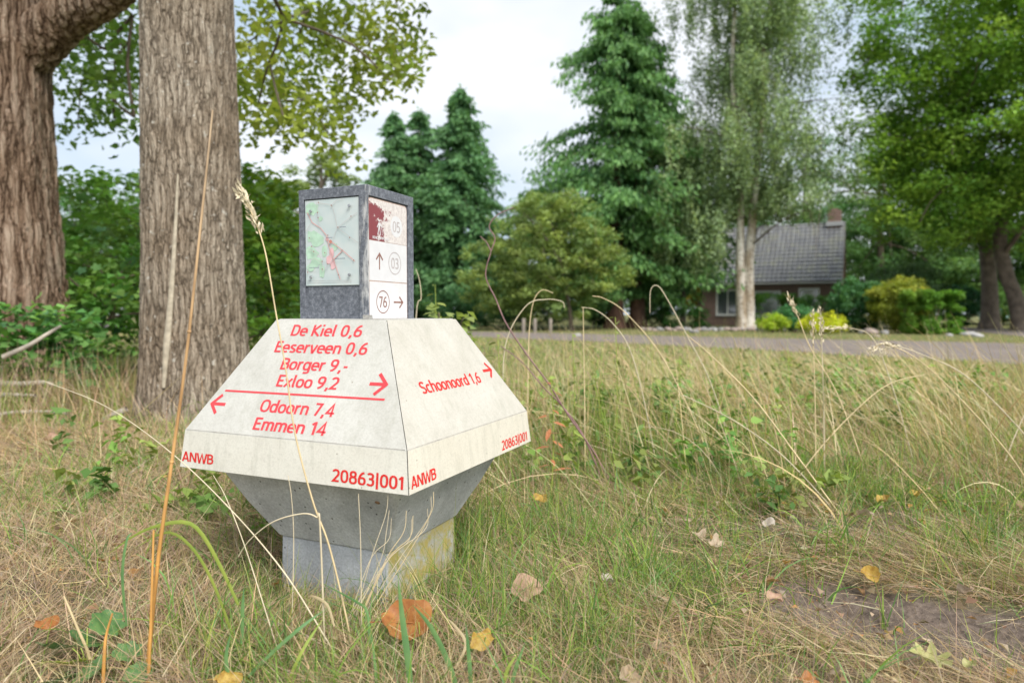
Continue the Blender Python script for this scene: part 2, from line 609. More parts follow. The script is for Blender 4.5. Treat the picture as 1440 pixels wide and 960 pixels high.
def panel_mat(name, base, dirt, amount):
    m, n, b = mat_new(name)
    co = objco(n)
    t = N(n, 'ShaderNodeTexNoise', Scale=9.0, Detail=8.0, Roughness=0.7)
    n.links.new(co, t.inputs['Vector'])
    t2 = N(n, 'ShaderNodeTexNoise', Scale=210.0, Detail=3.0)
    n.links.new(co, t2.inputs['Vector'])
    f = ramp(n, t.outputs['Fac'], [(0.32, (0, 0, 0)), (0.75, (amount,) * 3)]).outputs[0]
    c = mixc(n, f, base, dirt)
    g = ramp(n, t2.outputs['Fac'], [(0.32, (0.93, 0.93, 0.925)), (0.6, (1.03, 1.03, 1.03))]).outputs[0]
    c = mixc(n, 1.0, c, g, 'MULTIPLY')
    ts = N(n, 'ShaderNodeTexNoise', Scale=30.0, Detail=6.0, Roughness=0.7)
    n.links.new(objco(n, (1.0, 1.0, 0.16)), ts.inputs['Vector'])
    fs = ramp(n, ts.outputs['Fac'], [(0.50, (0, 0, 0)), (0.74, (0.42, 0.42, 0.42))]).outputs[0]
    c = mixc(n, fs, c, (0.30, 0.30, 0.245))
    tm = N(n, 'ShaderNodeTexNoise', Scale=70.0, Detail=5.0, Roughness=0.7)
    n.links.new(co, tm.inputs['Vector'])
    fm = ramp(n, tm.outputs['Fac'], [(0.54, (0, 0, 0)), (0.70, (0.2, 0.2, 0.2))]).outputs[0]
    c = mixc(n, fm, c, (0.26, 0.25, 0.21))
    v = N(n, 'ShaderNodeTexVoronoi', Scale=19.0)
    n.links.new(co, v.inputs['Vector'])
    sp = ramp(n, v.outputs['Distance'], [(0.03, (0.7, 0.7, 0.7)), (0.05, (0, 0, 0))]).outputs[0]
    c = mixc(n, sp, c, (0.2, 0.17, 0.13))
    n.links.new(c, b.inputs['Base Color'])
    b.inputs['Roughness'].default_value = 0.55
    b.inputs['Specular IOR Level'].default_value = 0.3
    bump(n, b, t2.outputs['Fac'], 0.12, 0.001)
    return m


M_RED = plain('red_print', (0.62, 0.022, 0.018), 0.5, 0.08, 120)
M_RED_FADED = plain('faded_red_print', (0.66, 0.045, 0.055), 0.5, 0.16, 160)


# ------------------------------------------------------------------ a narrow stroke letter drawn here, as on the signs
def _arc(cx, cy, rx, ry, a0, a1, n=14, e=2.5):
    out = []
    for i in range(n + 1):
        a = R(a0 + (a1 - a0) * i / n); c, s = math.cos(a), math.sin(a)
        out.append((cx + rx * math.copysign(abs(c) ** (2 / e), c), cy + ry * math.copysign(abs(s) ** (2 / e), s)))
    return out


XH = 0.72
_bw = 0.215          # half width of a round lower-case letter


def _glyphs():
    g = {}
    O = lambda cx, cy, rx, ry: [_arc(cx, cy, rx, ry, 90, 450, 28)]
    xh = XH; b = _bw
    g['D'] = (0.60, [[(0.07, 0), (0.07, 1)], [(0.07, 0.93), (0.25, 0.93)] + _arc(0.25, 0.5, 0.28, 0.43, 90, -90, 16) + [(0.25, 0.07), (0.07, 0.07)]])
    g['K'] = (0.56, [[(0.07, 0), (0.07, 1)], [(0.50, 1), (0.11, 0.50), (0.54, 0)]])
    g['E'] = (0.50, [[(0.07, 0), (0.07, 1)], [(0.07, 0.93), (0.47, 0.93)], [(0.07, 0.52), (0.42, 0.52)], [(0.07, 0.07), (0.48, 0.07)]])
    g['B'] = (0.58, [[(0.07, 0), (0.07, 1)], [(0.07, 0.93), (0.26, 0.93)] + _arc(0.26, 0.73, 0.21, 0.20, 90, -90, 10) + [(0.07, 0.53)], [(0.26, 0.53)] + _arc(0.26, 0.30, 0.26, 0.23, 90, -90, 10) + [(0.07, 0.07)]])
    g['O'] = (0.66, O(0.33, 0.5, 0.27, 0.44))
    g['S'] = (0.54, [_arc(0.27, 0.72, 0.19, 0.21, 20, 180, 10) + [(0.08, 0.68), (0.14, 0.57), (0.38, 0.46), (0.46, 0.36)] + _arc(0.265, 0.28, 0.20, 0.21, 20, -155, 12)])
    g['A'] = (0.64, [[(0.04, 0), (0.30, 0.96), (0.34, 0.96), (0.60, 0)], [(0.15, 0.29), (0.49, 0.29)]])
    g['N'] = (0.68, [[(0.08, 0), (0.08, 1)], [(0.11, 0.97), (0.57, 0.03)], [(0.60, 0), (0.60, 1)]])
    g['W'] = (0.92, [[(0.03, 1), (0.22, 0.03), (0.26, 0.03), (0.46, 0.92), (0.66, 0.03), (0.70, 0.03), (0.89, 1)]])
    g['e'] = (0.52, [[(0.06, xh * 0.51), (0.45, xh * 0.51)] + _arc(0.26, xh / 2, b - 0.01, xh / 2 - 0.06, 0, 310, 22)])
    g['o'] = (0.53, O(0.265, xh / 2, b - 0.01, xh / 2 - 0.06))
    g['c'] = (0.46, [_arc(0.26, xh / 2, b - 0.01, xh / 2 - 0.06, 50, 310, 20)])
    g['d'] = (0.54, [_arc(0.25, xh / 2, b - 0.02, xh / 2 - 0.06, 0, 360, 24), [(0.465, 0), (0.465, 1.04)]])
    g['g'] = (0.54, [_arc(0.25, xh / 2, b - 0.02, xh / 2 - 0.06, 0, 360, 24), [(0.465, xh), (0.465, -0.06)] + _arc(0.265, -0.08, 0.20, 0.14, 0, -130, 8)])
    g['i'] = (0.22, [[(0.11, 0), (0.11, xh)], [(0.11, 0.88), (0.11, 1.03)]])
    g['l'] = (0.24, [[(0.10, 1.04), (0.10, 0.14), (0.13, 0.07), (0.20, 0.06)]])
    g['r'] = (0.36, [[(0.08, 0), (0.08, xh)], [(0.08, xh * 0.62), (0.15, xh - 0.10), (0.24, xh - 0.06), (0.34, xh - 0.07)]])
    g['n'] = (0.53, [[(0.08, 0), (0.08, xh)], [(0.08, xh * 0.62)] + _arc(0.27, xh - 0.26, 0.18, 0.20, 150, 0, 8) + [(0.45, 0)]])
    g['h'] = (0.53, [[(0.08, 0), (0.08, 1.04)], [(0.08, xh * 0.62)] + _arc(0.27, xh - 0.26, 0.18, 0.20, 150, 0, 8) + [(0.45, 0)]])
    g['m'] = (0.80, [[(0.08, 0), (0.08, xh)], [(0.08, xh * 0.62)] + _arc(0.24, xh - 0.26, 0.16, 0.20, 150, 0, 8) + [(0.40, 0)], [(0.40, xh * 0.62)] + _arc(0.56, xh - 0.26, 0.16, 0.20, 150, 0, 8) + [(0.72, 0)]])
    g['s'] = (0.44, [_arc(0.22, xh * 0.72, 0.15, 0.145, 25, 180, 8) + [(0.10, xh * 0.60), (0.30, xh * 0.42)] + _arc(0.215, xh * 0.28, 0.16, 0.145, 10, -155, 10)])
    g['v'] = (0.48, [[(0.03, xh), (0.22, 0.04), (0.26, 0.04), (0.45, xh)]])
    g['x'] = (0.48, [[(0.03, 0), (0.45, xh)], [(0.03, xh), (0.45, 0)]])
    g['0'] = (0.56, O(0.28, 0.5, 0.205, 0.44))
    g['1'] = (0.40, [[(0.05, 0.76), (0.25, 0.95)], [(0.25, 0), (0.25, 1)]])
    g['2'] = (0.54, [_arc(0.26, 0.70, 0.19, 0.24, 160, -10, 12) + [(0.42, 0.55), (0.08, 0.07), (0.49, 0.07)]])
    g['3'] = (0.54, [_arc(0.25, 0.74, 0.18, 0.20, 150, -75, 12) + [(0.16, 0.53)], [(0.24, 0.53)] + _arc(0.25, 0.29, 0.21, 0.24, 85, -150, 14)])
    g['4'] = (0.56, [[(0.38, 0), (0.38, 0.97), (0.05, 0.27), (0.54, 0.27)]])
    g['6'] = (0.55, [_arc(0.28, 0.30, 0.20, 0.245, 90, 450, 24), [(0.44, 0.95), (0.30, 0.90), (0.16, 0.72), (0.085, 0.45), (0.08, 0.30)]])
    g['7'] = (0.50, [[(0.04, 0.93), (0.45, 0.93), (0.18, 0)]])
    g['8'] = (0.56, [_arc(0.28, 0.74, 0.17, 0.20, 90, 450, 22), _arc(0.28, 0.29, 0.205, 0.24, 90, 450, 24)])
    g['9'] = (0.55, [_arc(0.27, 0.70, 0.20, 0.245, 90, 450, 24), [(0.11, 0.05), (0.25, 0.10), (0.39, 0.28), (0.465, 0.55), (0.47, 0.70)]])
    g['5'] = (0.53, [[(0.44, 0.93), (0.10, 0.93), (0.09, 0.53)] + _arc(0.24, 0.32, 0.22, 0.26, 115, -145, 16)])
    g[','] = (0.24, [[(0.13, 0.13), (0.13, 0.0), (0.07, -0.16)]])
    g['-'] = (0.34, [[(0.04, 0.40), (0.30, 0.40)]])
    g['P'] = (0.54, [[(0.07, 0), (0.07, 1)], [(0.07, 0.93), (0.26, 0.93)] + _arc(0.26, 0.69, 0.24, 0.24, 90, -90, 10) + [(0.07, 0.45)]])
    g['U'] = (0.62, [[(0.08, 1), (0.08, 0.3)] + _arc(0.31, 0.3, 0.23, 0.24, 180, 360, 12) + [(0.54, 1)]])
    g['T'] = (0.54, [[(0.03, 0.93), (0.51, 0.93)], [(0.27, 0), (0.27, 0.93)]])
    g['|'] = (0.26, [[(0.13, -0.20), (0.13, 1.08)]])
    g[' '] = (0.24, [])
    return g


GLYPHS = _glyphs()


def text_verts(s, bold=0.0, sw=None, track=0.055):
    """flat glyph outlines: every stroke a mitred ribbon; cap height 0.729"""
    w_ = (0.155 if sw is None else sw) / 2
    V, Fc = [], []
    x0 = 0.0
    for ch in s:
        adv, lines = GLYPHS[ch]
        for li, pl in enumerate(lines):
            P = [np.array(p, float) for p in pl]
            P = [P[0]] + [p for a, p in zip(P[:-1], P[1:]) if np.linalg.norm(p - a) > 1e-5]
            closed = len(P) > 3 and np.linalg.norm(P[0] - P[-1]) < 1e-4
            if closed: P = P[:-1]
            n = len(P); k = len(V)
            for i in range(n):
                a = P[i - 1] if (i > 0 or closed) else None
                b_ = P[(i + 1) % n] if (i < n - 1 or closed) else None
                d1 = (P[i] - a) / np.linalg.norm(P[i] - a) if a is not None else None
                d2 = (b_ - P[i]) / np.linalg.norm(b_ - P[i]) if b_ is not None else None
                d1 = d2 if d1 is None else d1; d2 = d1 if d2 is None else d2
                n1 = np.array((-d1[1], d1[0])); n2 = np.array((-d2[1], d2[0]))
                m = n1 + n2; m /= np.linalg.norm(m) + 1e-9
                f = min(1 / max(m @ n1, 0.3), 2.2)
                z = 0.004 * li
                for sg in (-1, 1):
                    q = P[i] + sg * m * w_ * f
                    V.append((x0 + q[0], q[1], z))
            for i in range(n if closed else n - 1):
                j = (i + 1) % n
                Fc.append((k + 2 * i, k + 2 * j, k + 2 * j + 1, k + 2 * i + 1))
        x0 += adv + track
    V = np.array(V); V[:, :2] *= 0.729
    return V, Fc


class Plane:
    """a face of a rotated block, for putting print on it: origin, right axis, up axis in local space"""

    def __init__(self, root, o, ax, up):
        self.root = root
        self.o = Vector(o); self.ax = Vector(ax).normalized(); self.up = Vector(up).normalized()
        self.n = self.ax.cross(self.up)
        m = Matrix.Translation(root.location) @ Matrix.Rotation(root.rotation_euler.z, 4, 'Z')
        self.wo = m @ self.o
        r = m.to_3x3()
        self.wax, self.wup, self.wn = r @ self.ax, r @ self.up, r @ self.n

    def uv(self, px, py):
        q = on_plane(px, py, self.wo, self.wn) - self.wo
        return q.dot(self.wax), q.dot(self.wup)

    def P(self, u, v, lift=0.0):
        return self.o + self.ax * u + self.up * v + self.n * lift

    def mesh(self, name, pts, faces, lift):
        me = py_mesh(name, [self.P(p[0], p[1], lift) for p in pts], faces)
        if len(me.polygons) and me.polygons[0].normal.dot(self.n) < 0: me.flip_normals()
        return me

    def text(self, s, a, b, cap, mat, parent, name='lettering', bold=0.018, lift=0.0014, sw=None):
        """s set between pixels a (left end of baseline) and b (right end)"""
        u0, v0 = self.uv(*a); u1, v1 = self.uv(*b)
        v0 = v1 = (v0 + v1) / 2
        V, Fc = text_verts(s, bold, sw)
        V[:, 0] -= V[:, 0].min(); V[:, 0] *= (u1 - u0) / V[:, 0].max()
        V[:, 1] *= cap / 0.729
        me = py_mesh(name, [self.P(u0 + x, v0 + y, lift + z * 0.02) for x, y, z in V], Fc)
        for p in me.polygons:
            if p.normal.dot(self.n) < 0: p.flip()
        return link(name, me, mat, parent)

    def stroke(self, segs, wid, mat, parent, name, lift=0.0016):
        """segs: list of ((u,v),(u,v)) mitred as plain bars"""
        V, Fc = [], []
        for (a, b) in segs:
            a = np.array(a, float); b = np.array(b, float)
            d = b - a; d /= np.linalg.norm(d); p = np.array([-d[1], d[0]]) * wid / 2
            k = len(V)
            V += [a - p, b - p, b + p, a + p]
            Fc.append((k, k + 1, k + 2, k + 3))
        # tiny lift steps keep crossing bars from sharing a plane
        pts3 = []
        for i in range(0, len(V), 4):
            for q in V[i:i + 4]: pts3.append(self.P(q[0], q[1], lift + 0.00012 * (i // 4)))
        me = py_mesh(name, pts3, Fc)
        if me.polygons[0].normal.dot(self.n) < 0: me.flip_normals()
        return link(name, me, mat, parent)


def px_plane(pl, pts):
    return [pl.uv(*p) for p in pts]


def build_mushroom():
    root = empty('mushroom_signpost', (MX, MY, 0), MYAW)
    tag(root, 'low concrete mushroom-shaped signpost with red place names on cream panels', 'signpost')
    m_stem = concrete('stem_concrete', (0.45, 0.47, 0.50), moss=True)
    m_fun = concrete('funnel_concrete', (0.60, 0.61, 0.625))
    m_slope = panel_mat('panel_weathered', (0.52, 0.515, 0.485), (0.37, 0.36, 0.325), 0.75)
    m_slope2 = panel_mat('panel_weathered_warm', (0.50, 0.48, 0.435), (0.38, 0.36, 0.31), 0.75)
    m_skirt = panel_mat('panel_cream', (0.66, 0.645, 0.585), (0.53, 0.50, 0.43), 0.45)
    m_skirt2 = panel_mat('panel_cream_warm', (0.62, 0.59, 0.51), (0.50, 0.46, 0.385), 0.45)
    # stem and funnel: squared rings with rounded arrises
    def ring(h, z, r=0.010):
        out = []
        for sx, sy, a0 in ((1, -1, -90), (1, 1, 0), (-1, 1, 90), (-1, -1, 180)):
            for k in range(4):
                a = R(a0 + 30 * k)
                out.append((sx * (h - r) + r * math.cos(a), sy * (h - r) + r * math.sin(a), z))
        return out
    def loft(name, rings, mat, cap_top=False):
        V = [p for r in rings for p in r]; k = len(rings[0]); Fc = []
        for i in range(len(rings) - 1):
            for j in range(k):
                Fc.append((i * k + j, i * k + (j + 1) % k, (i + 1) * k + (j + 1) % k, (i + 1) * k + j))
        if cap_top: Fc.append(tuple(range((len(rings) - 1) * k, len(rings) * k)))
        return link(name, py_mesh(name, V, Fc), mat, root)
    loft('stem', [ring(0.178, -0.12), ring(0.176, 0.06), ring(0.1745, 0.135)], m_stem)
    loft('funnel', [ring(0.176, 0.1352), ring(0.181, 0.139), ring(0.235, 0.236), ring(0.288, Z1 + 0.002)], m_fun)
    # chipped holes left in the funnel's cast face
    loft('core', [ring(0.29, Z1 + 0.0025), ring(H1 - 0.012, Z1 + 0.003), ring(H2 - 0.012, Z2), ring(H3 - 0.008, Z3 - 0.004)], m_fun, True)
    panels = {}
    for key, ang in (('front', 0), ('right', 90), ('back', 180), ('left', 270)):
        bm = bmesh.new()
        T = 0.005; gap = 0.0012
        prof = [(H1, Z1), (H2, Z2), (H3, Z3)]
        # outward offsets: keep the outer surface on the measured planes
        inn = [(H1 - T, Z1), (H2 - T, Z2 - 0.002), (H3 - T * 0.4, Z3 - T)]
        rows_o, rows_i = [], []
        nseg = 1
        for (h, z) in prof: rows_o.append([bm.verts.new((s * (h - gap), -h, z)) for s in (-1, 1)])
        for (h, z) in inn: rows_i.append([bm.verts.new((s * (h - gap), -h, z)) for s in (-1, 1)])
        fs = []
        for i in range(2):
            f = bm.faces.new((rows_o[i][0], rows_o[i][1], rows_o[i + 1][1], rows_o[i + 1][0])); f.material_index = 1 - i if i else 1
            f.material_index = 1 if i == 0 else 0
            bm.faces.new((rows_i[i][1], rows_i[i][0], rows_i[i + 1][0], rows_i[i + 1][1]))
            bm.faces.new((rows_o[i][0], rows_o[i + 1][0], rows_i[i + 1][0], rows_i[i][0]))
            bm.faces.new((rows_o[i][1], rows_i[i][1], rows_i[i + 1][1], rows_o[i + 1][1]))
        bm.faces.new((rows_o[0][0], rows_i[0][0], rows_i[0][1], rows_o[0][1]))
        bm.faces.new((rows_o[2][0], rows_o[2][1], rows_i[2][1], rows_i[2][0]))
        bmesh.ops.recalc_face_normals(bm, faces=bm.faces)
        outer = [e for e in bm.edges if all(v in sum(rows_o, []) for v in e.verts)]
        bmesh.ops.bevel(bm, geom=outer, offset=0.0012, segments=2, profile=0.5, affect='EDGES')
        bmesh.ops.rotate(bm, verts=bm.verts, cent=(0, 0, 0), matrix=Matrix.Rotation(R(ang), 3, 'Z'))
        me = bpy.data.meshes.new('sign_panel'); bm.to_mesh(me); bm.free()
        warm = key == 'right'
        me.materials.append(m_slope2 if warm else m_slope); me.materials.append(m_skirt2 if warm else m_skirt)
        o = link('sign_panel', me, None, root)
        panels[key] = o
        # narrow score line along the crease between slope and skirt
    panels['front']['label'] = 'cream panel listing six places with two arrows'
    panels['right']['label'] = 'cream panel reading Schoonoord 1,6'
    # top slab
    link('top_slab', box_mesh('top_slab', -H3 + 0.006, H3 - 0.006, -H3 + 0.006, H3 - 0.006, Z3 - 0.003, Z3 + 0.0015, 0.0012), m_slope, root)
    # thin uneven dark lines along the creases
    m_line = plain('crease_dark', (0.30, 0.28, 0.25), 0.9, 0.3, 90)
    up = Vector((0, H2 - H3, Z3 - Z2))
    slopeF = Plane(root, (0, -H2, Z2), (1, 0, 0), up)
    skirtF = Plane(root, (0, -H1, Z1), (1, 0, 0), (0, H1 - H2, Z2 - Z1))
    upR = Vector((-(H2 - H3), 0, Z3 - Z2))
    slopeR = Plane(root, (H2, 0, Z2), (0, 1, 0), upR)
    skirtR = Plane(root, (H1, 0, Z1), (0, 1, 0), (-(H1 - H2), 0, Z2 - Z1))
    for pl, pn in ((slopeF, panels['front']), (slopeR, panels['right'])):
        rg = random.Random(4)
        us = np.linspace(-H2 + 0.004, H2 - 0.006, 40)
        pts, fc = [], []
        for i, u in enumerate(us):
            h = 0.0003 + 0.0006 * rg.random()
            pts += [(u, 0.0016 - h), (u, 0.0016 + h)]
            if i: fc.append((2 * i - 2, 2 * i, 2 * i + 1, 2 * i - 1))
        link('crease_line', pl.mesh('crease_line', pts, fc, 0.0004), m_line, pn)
    f = panels['front']; r = panels['right']
    C = 0.0325
    T = slopeF.text
    L = 0.0007
    T('De Kiel 0,6', (408, 472.3), (507.5, 473.2), C, M_RED_FADED, f, lift=L)
    T('Eeserveen 0,6', (385, 495.6), (515, 498), C, M_RED_FADED, f, lift=L)
    T('Borger 9,-', (393, 520), (487, 522), C, M_RED_FADED, f, lift=L)
    T('Exloo 9,2', (387.5, 543.6), (473.5, 547.3), C, M_RED_FADED, f, lift=L)
    T('Odoorn 7,4', (364, 578), (468, 586.5), C, M_RED_FADED, f, lift=L)
    T('Emmen 14', (354.5, 604), (456.5, 612.3), C, M_RED_FADED, f, lift=L)
    a, b = px_plane(slopeF, [(317, 549), (541, 561.8)])
    slopeF.stroke([(a, b)], 0.0052, M_RED_FADED, f, 'divider_line', L)
    t, q = px_plane(slopeF, [(544, 539.5), (520, 539.5)])
    slopeF.stroke([(q, (t[0] - 0.002, q[1])), ((t[0] - 0.027, q[1] + 0.027), (t[0] + 0.002, q[1] - 0.002)), ((t[0] - 0.027, q[1] - 0.027), (t[0] + 0.002, q[1] + 0.002))], 0.0085, M_RED_FADED, f, 'arrow', L)
    t, q = px_plane(slopeF, [(297.5, 568.7), (317, 568.5)])
    slopeF.stroke([(q, (t[0] + 0.002, q[1])), ((t[0] + 0.026, q[1] + 0.026), (t[0] - 0.002, q[1] - 0.002)), ((t[0] + 0.026, q[1] - 0.026), (t[0] - 0.002, q[1] + 0.002))], 0.0085, M_RED_FADED, f, 'arrow', L)
    skirtF.text('ANWB', (256, 647.8), (300, 652.5), 0.0245, M_RED, f, lift=L, bold=0.02)
    skirtF.text('20863|001', (465.5, 677.5), (567, 687), 0.0285, M_RED, f, lift=L, bold=0.016)
    slopeR.text('Schoonoord 1,6', (594.5, 553), (678, 538), C, M_RED, r, lift=L)
    t, q = px_plane(slopeR, [(690, 519), (679, 521.5)])
    slopeR.stroke([(q, (t[0] - 0.002, q[1])), ((t[0] - 0.024, q[1] + 0.024), (t[0] + 0.002, q[1] - 0.002)), ((t[0] - 0.024, q[1] - 0.024), (t[0] + 0.002, q[1] + 0.002))], 0.0085, M_RED, r, 'arrow', L)
    skirtR.text('ANWB', (578.5, 687), (613.8, 673.5), 0.0265, M_RED, r, lift=L, bold=0.02)
    skirtR.text('20863|001', (705.5, 631), (741.5, 620.3), 0.0265, M_RED, r, lift=L, bold=0.016)
    # cast-in lug and chipped hole in the funnel
    fun = Plane(root, (0, -0.181, 0.139), (1, 0, 0), (0, -(0.288 - 0.181), Z1 - 0.139))
    u, v = fun.uv(531, 706)
    bm = bmesh.new()
    bmesh.ops.create_icosphere(bm, subdivisions=2, radius=1.0)
    for vv in bm.verts:
        p = fun.P(u + vv.co.x * 0.0085, v + vv.co.y * 0.0055, vv.co.z * 0.003)
        vv.co = p
    link('stone_chip', bm_mesh('stone_chip', bm, True), plain('brown_pebble', (0.27, 0.16, 0.09), 0.7, 0.3, 80), root)
    u, v = fun.uv(391, 704)
    pts = [(u + 0.0085 * math.cos(i * 0.6) * (1 + 0.25 * math.sin(3 * i)), v + 0.007 * math.sin(i * 0.6)) for i in range(10)]
    link('chipped_hole', fun.mesh('chipped_hole', pts, [tuple(range(10))], 0.0008), plain('chipped_concrete', (0.22, 0.22, 0.22), 0.95, 0.5, 150), root)


build_mushroom()

# ------------------------------------------------------------------ square route post standing on the signpost
def build_post():
    PH = 0.1119
    PT = 0.74 + 0.4773 * 0.7
    root = empty('route_post', (-0.6186 * 0.7, 2.7573 * 0.7, Z3 + 0.0016), -0.4116)
    tag(root, 'square dark grey route post with map and hiking numbers atop signpost', 'route post')
    z0, zt = 0.0, PT - Z3 - 0.0016
    m, n, b = mat_new('recycled_plastic')
    co = objco(n)
    t = N(n, 'ShaderNodeTexNoise', Scale=110.0, Detail=6.0, Roughness=0.7); n.links.new(co, t.inputs['Vector'])
    c = ramp(n, t.outputs['Fac'], [(0.32, (0.06, 0.068, 0.085)), (0.52, (0.125, 0.137, 0.165)), (0.72, (0.24, 0.255, 0.295))]).outputs[0]
    # bird-lime streaks down the near arris
    tt = n.nodes.new('ShaderNodeTexCoord'); s = n.nodes.new('ShaderNodeSeparateXYZ'); n.links.new(tt.outputs['Object'], s.inputs[0])
    e1 = N(n, 'ShaderNodeMapRange'); n.links.new(s.outputs['X'], e1.inputs[0]); e1.inputs[1].default_value = 0.070; e1.inputs[2].default_value = 0.108
    e2 = N(n, 'ShaderNodeMapRange'); n.links.new(s.outputs['Y'], e2.inputs[0]); e2.inputs[1].default_value = -0.088; e2.inputs[2].default_value = -0.106
    mu = N(n, 'ShaderNodeMath', operation='MULTIPLY'); n.links.new(e1.outputs[0], mu.inputs[0]); n.links.new(e2.outputs[0], mu.inputs[1])
    st = N(n, 'ShaderNodeTexNoise', Scale=26.0, Detail=6.0, Roughness=0.75); n.links.new(objco(n, (1.6, 1.6, 0.35)), st.inputs['Vector'])
    sf = ramp(n, st.outputs['Fac'], [(0.48, (0, 0, 0)), (0.60, (0.85, 0.85, 0.85))]).outputs[0]
    m2 = N(n, 'ShaderNodeMath', operation='MULTIPLY'); n.links.new(mu.outputs[0], m2.inputs[0]); n.links.new(sf, m2.inputs[1])
    c = mixc(n, m2.outputs[0], c, (0.55, 0.55, 0.55))
    n.links.new(c, b.inputs['Base Color'])
    b.inputs['Roughness'].default_value = 0.6
    bump(n, b, t.outputs['Fac'], 0.25, 0.002)
    M_PL = m
    # block with a shallow open-bottomed niche in the two visible faces (and the two hidden ones)
    PFf = Plane(root, (0, -PH, 0), (1, 0, 0), (0, 0, 1))
    PFr = Plane(root, (PH, 0, 0), (0, 1, 0), (0, 0, 1))
    mu0, mv1 = PFf.uv(428, 282.5); mu1, mv1b = PFf.uv(503.5, 275.5)
    _, mvb = PFf.uv(428, 402)
    ru0, _ = PFr.uv(518.6, 300); ru1, _ = PFr.uv(573, 300)
    rv1 = PFr.uv(523, 277.5)[1]
    D = 0.006
    bm = bmesh.new()
    vs = bm_box(bm, -PH + D, PH - D, -PH + D, PH - D, z0, zt - 0.004)
    core = link('post_core', bm_mesh('post_core', bm), M_PL, root)
    # frames standing proud round the niches
    def frame(pl, u0, u1, v1, name):
        bm = bmesh.new()
        outer = [(-PH, z0), (-PH, zt), (PH, zt), (PH, z0)]
        inner = [(u0, z0), (u0, v1), (u1, v1), (u1, z0)]
        vo = [bm.verts.new(pl.P(x, y, 0)) for x, y in outer]; vi = [bm.verts.new(pl.P(x, y, 0)) for x, y in inner]
        bo = [bm.verts.new(pl.P(x - math.copysign(D, x) * 1.0, y, -D - 0.0005)) for x, y in outer]; bi = [bm.verts.new(pl.P(x, y, -D - 0.0005)) for x, y in inner]
        for i in range(3):
            bm.faces.new((vo[i], vo[i + 1], vi[i + 1], vi[i]))
            bm.faces.new((vi[i], vi[i + 1], bi[i + 1], bi[i]))
        bm.faces.new((vo[0], vi[0], bi[0], bo[0])); bm.faces.new((vo[3], bo[3], bi[3], vi[3]))
        return link(name, bm_mesh(name, bm), M_PL, root)
    frame(PFf, mu0 - 0.0025, mu1 + 0.002, mv1 + 0.003, 'face_frame')
    frame(PFr, ru0 - 0.001, ru1 + 0.003, rv1 + 0.004, 'face_frame')
    frame(Plane(root, (0, PH, 0), (-1, 0, 0), (0, 0, 1)), -0.09, 0.09, zt - 0.02, 'face_frame')
    frame(Plane(root, (-PH, 0, 0), (0, -1, 0), (0, 0, 1)), -0.09, 0.09, zt - 0.02, 'face_frame')
    link('top_cap', box_mesh('top_cap', -PH + 0.0004, PH - 0.0004, -PH + 0.0004, PH - 0.0004, zt - 0.0035, zt + 0.0018, 0.0016), M_PL, root)
    # ---- map board
    base = Plane(root, (0, -PH + D - 0.0035, 0), (1, 0, 0), (0, 0, 1))
    mw, mh = mu1 - mu0, mv1 - mvb
    bd = box_mesh('map_board', mu0, mu1, -PH + D - 0.0035, -PH + D - 0.0003, mvb, mv1, 0.0006)
    mm, n, b = mat_new('map_print')
    t = N(n, 'ShaderNodeTexNoise', Scale=22.0, Detail=4.0); n.links.new(objco(n), t.inputs['Vector'])
    c = ramp(n, t.outputs['Fac'], [(0.35, (0.46, 0.54, 0.55)), (0.65, (0.54, 0.59, 0.59))]).outputs[0]
    n.links.new(c, b.inputs['Base Color']); b.inputs['Roughness'].default_value = 0.35
    board = link('map_board', bd, mm, root)
    def mp_(u, v): return (mu0 + u * mw, mvb + (1 - v) * mh)
    m_green = plain('map_wood_green', (0.42, 0.60, 0.47), 0.4, 0.15, 60)
    m_pink = plain('map_town_pink', (0.66, 0.42, 0.44), 0.4, 0.1, 60)
    m_road = plain('map_road_pink', (0.62, 0.36, 0.35), 0.4)
    m_thin = plain('map_route_grey', (0.47, 0.45, 0.45), 0.4)
    m_dot = plain('map_node_brown', (0.33, 0.22, 0.19), 0.4)
    m_ink = plain('map_ink', (0.14, 0.16, 0.22), 0.5)
    m_white = plain('map_margin_white', (0.74, 0.75, 0.76), 0.4)
    rg = random.Random(8)
    def blobs(name, lst, mat, lift):
        V, Fc = [], []
        for q, (u, v, ru, rv) in enumerate(lst):
            k = len(V); nn = 14
            for i in range(nn):
                a = 2 * math.pi * i / nn; rr = rg.uniform(0.75, 1.2)
                x = min(max(u + ru * rr * math.cos(a), 0.012), 0.985); y = min(max(v + rv * rr * math.sin(a), 0.01), 0.93)
                V.append(base.P(*mp_(x, y), lift + q * 0.00004))
            Fc.append(tuple(range(k, k + nn)))
        me = py_mesh(name, V, Fc)
        for p in me.polygons:
            if p.normal.dot(base.n) < 0: p.flip()
        return link(name, me, mat, board)
    blobs('wood_area', [(0.13, 0.10, 0.13, 0.08), (0.14, 0.42, 0.12, 0.07), (0.22, 0.47, 0.14, 0.07), (0.12, 0.62, 0.13, 0.08), (0.20, 0.72, 0.12, 0.06), (0.30, 0.22, 0.04, 0.03), (0.36, 0.6, 0.06, 0.07), (0.56, 0.56, 0.06, 0.05), (0.31, 0.82, 0.05, 0.09), (0.10, 0.78, 0.09, 0.05)], m_green, 0.0004)['kind'] = 'stuff'
    blobs('town_area', [(0.46, 0.70, 0.06, 0.06), (0.52, 0.76, 0.05, 0.05), (0.50, 0.62, 0.04, 0.06), (0.42, 0.46, 0.03, 0.03)], m_pink, 0.0010)['kind'] = 'stuff'
    def lines(name, lst, wid, mat, lift):
        segs = []
        for pl in lst:
            q = [mp_(*p) for p in pl]
            segs += list(zip(q[:-1], q[1:]))
        return base.stroke(segs, wid, mat, board, name, lift)
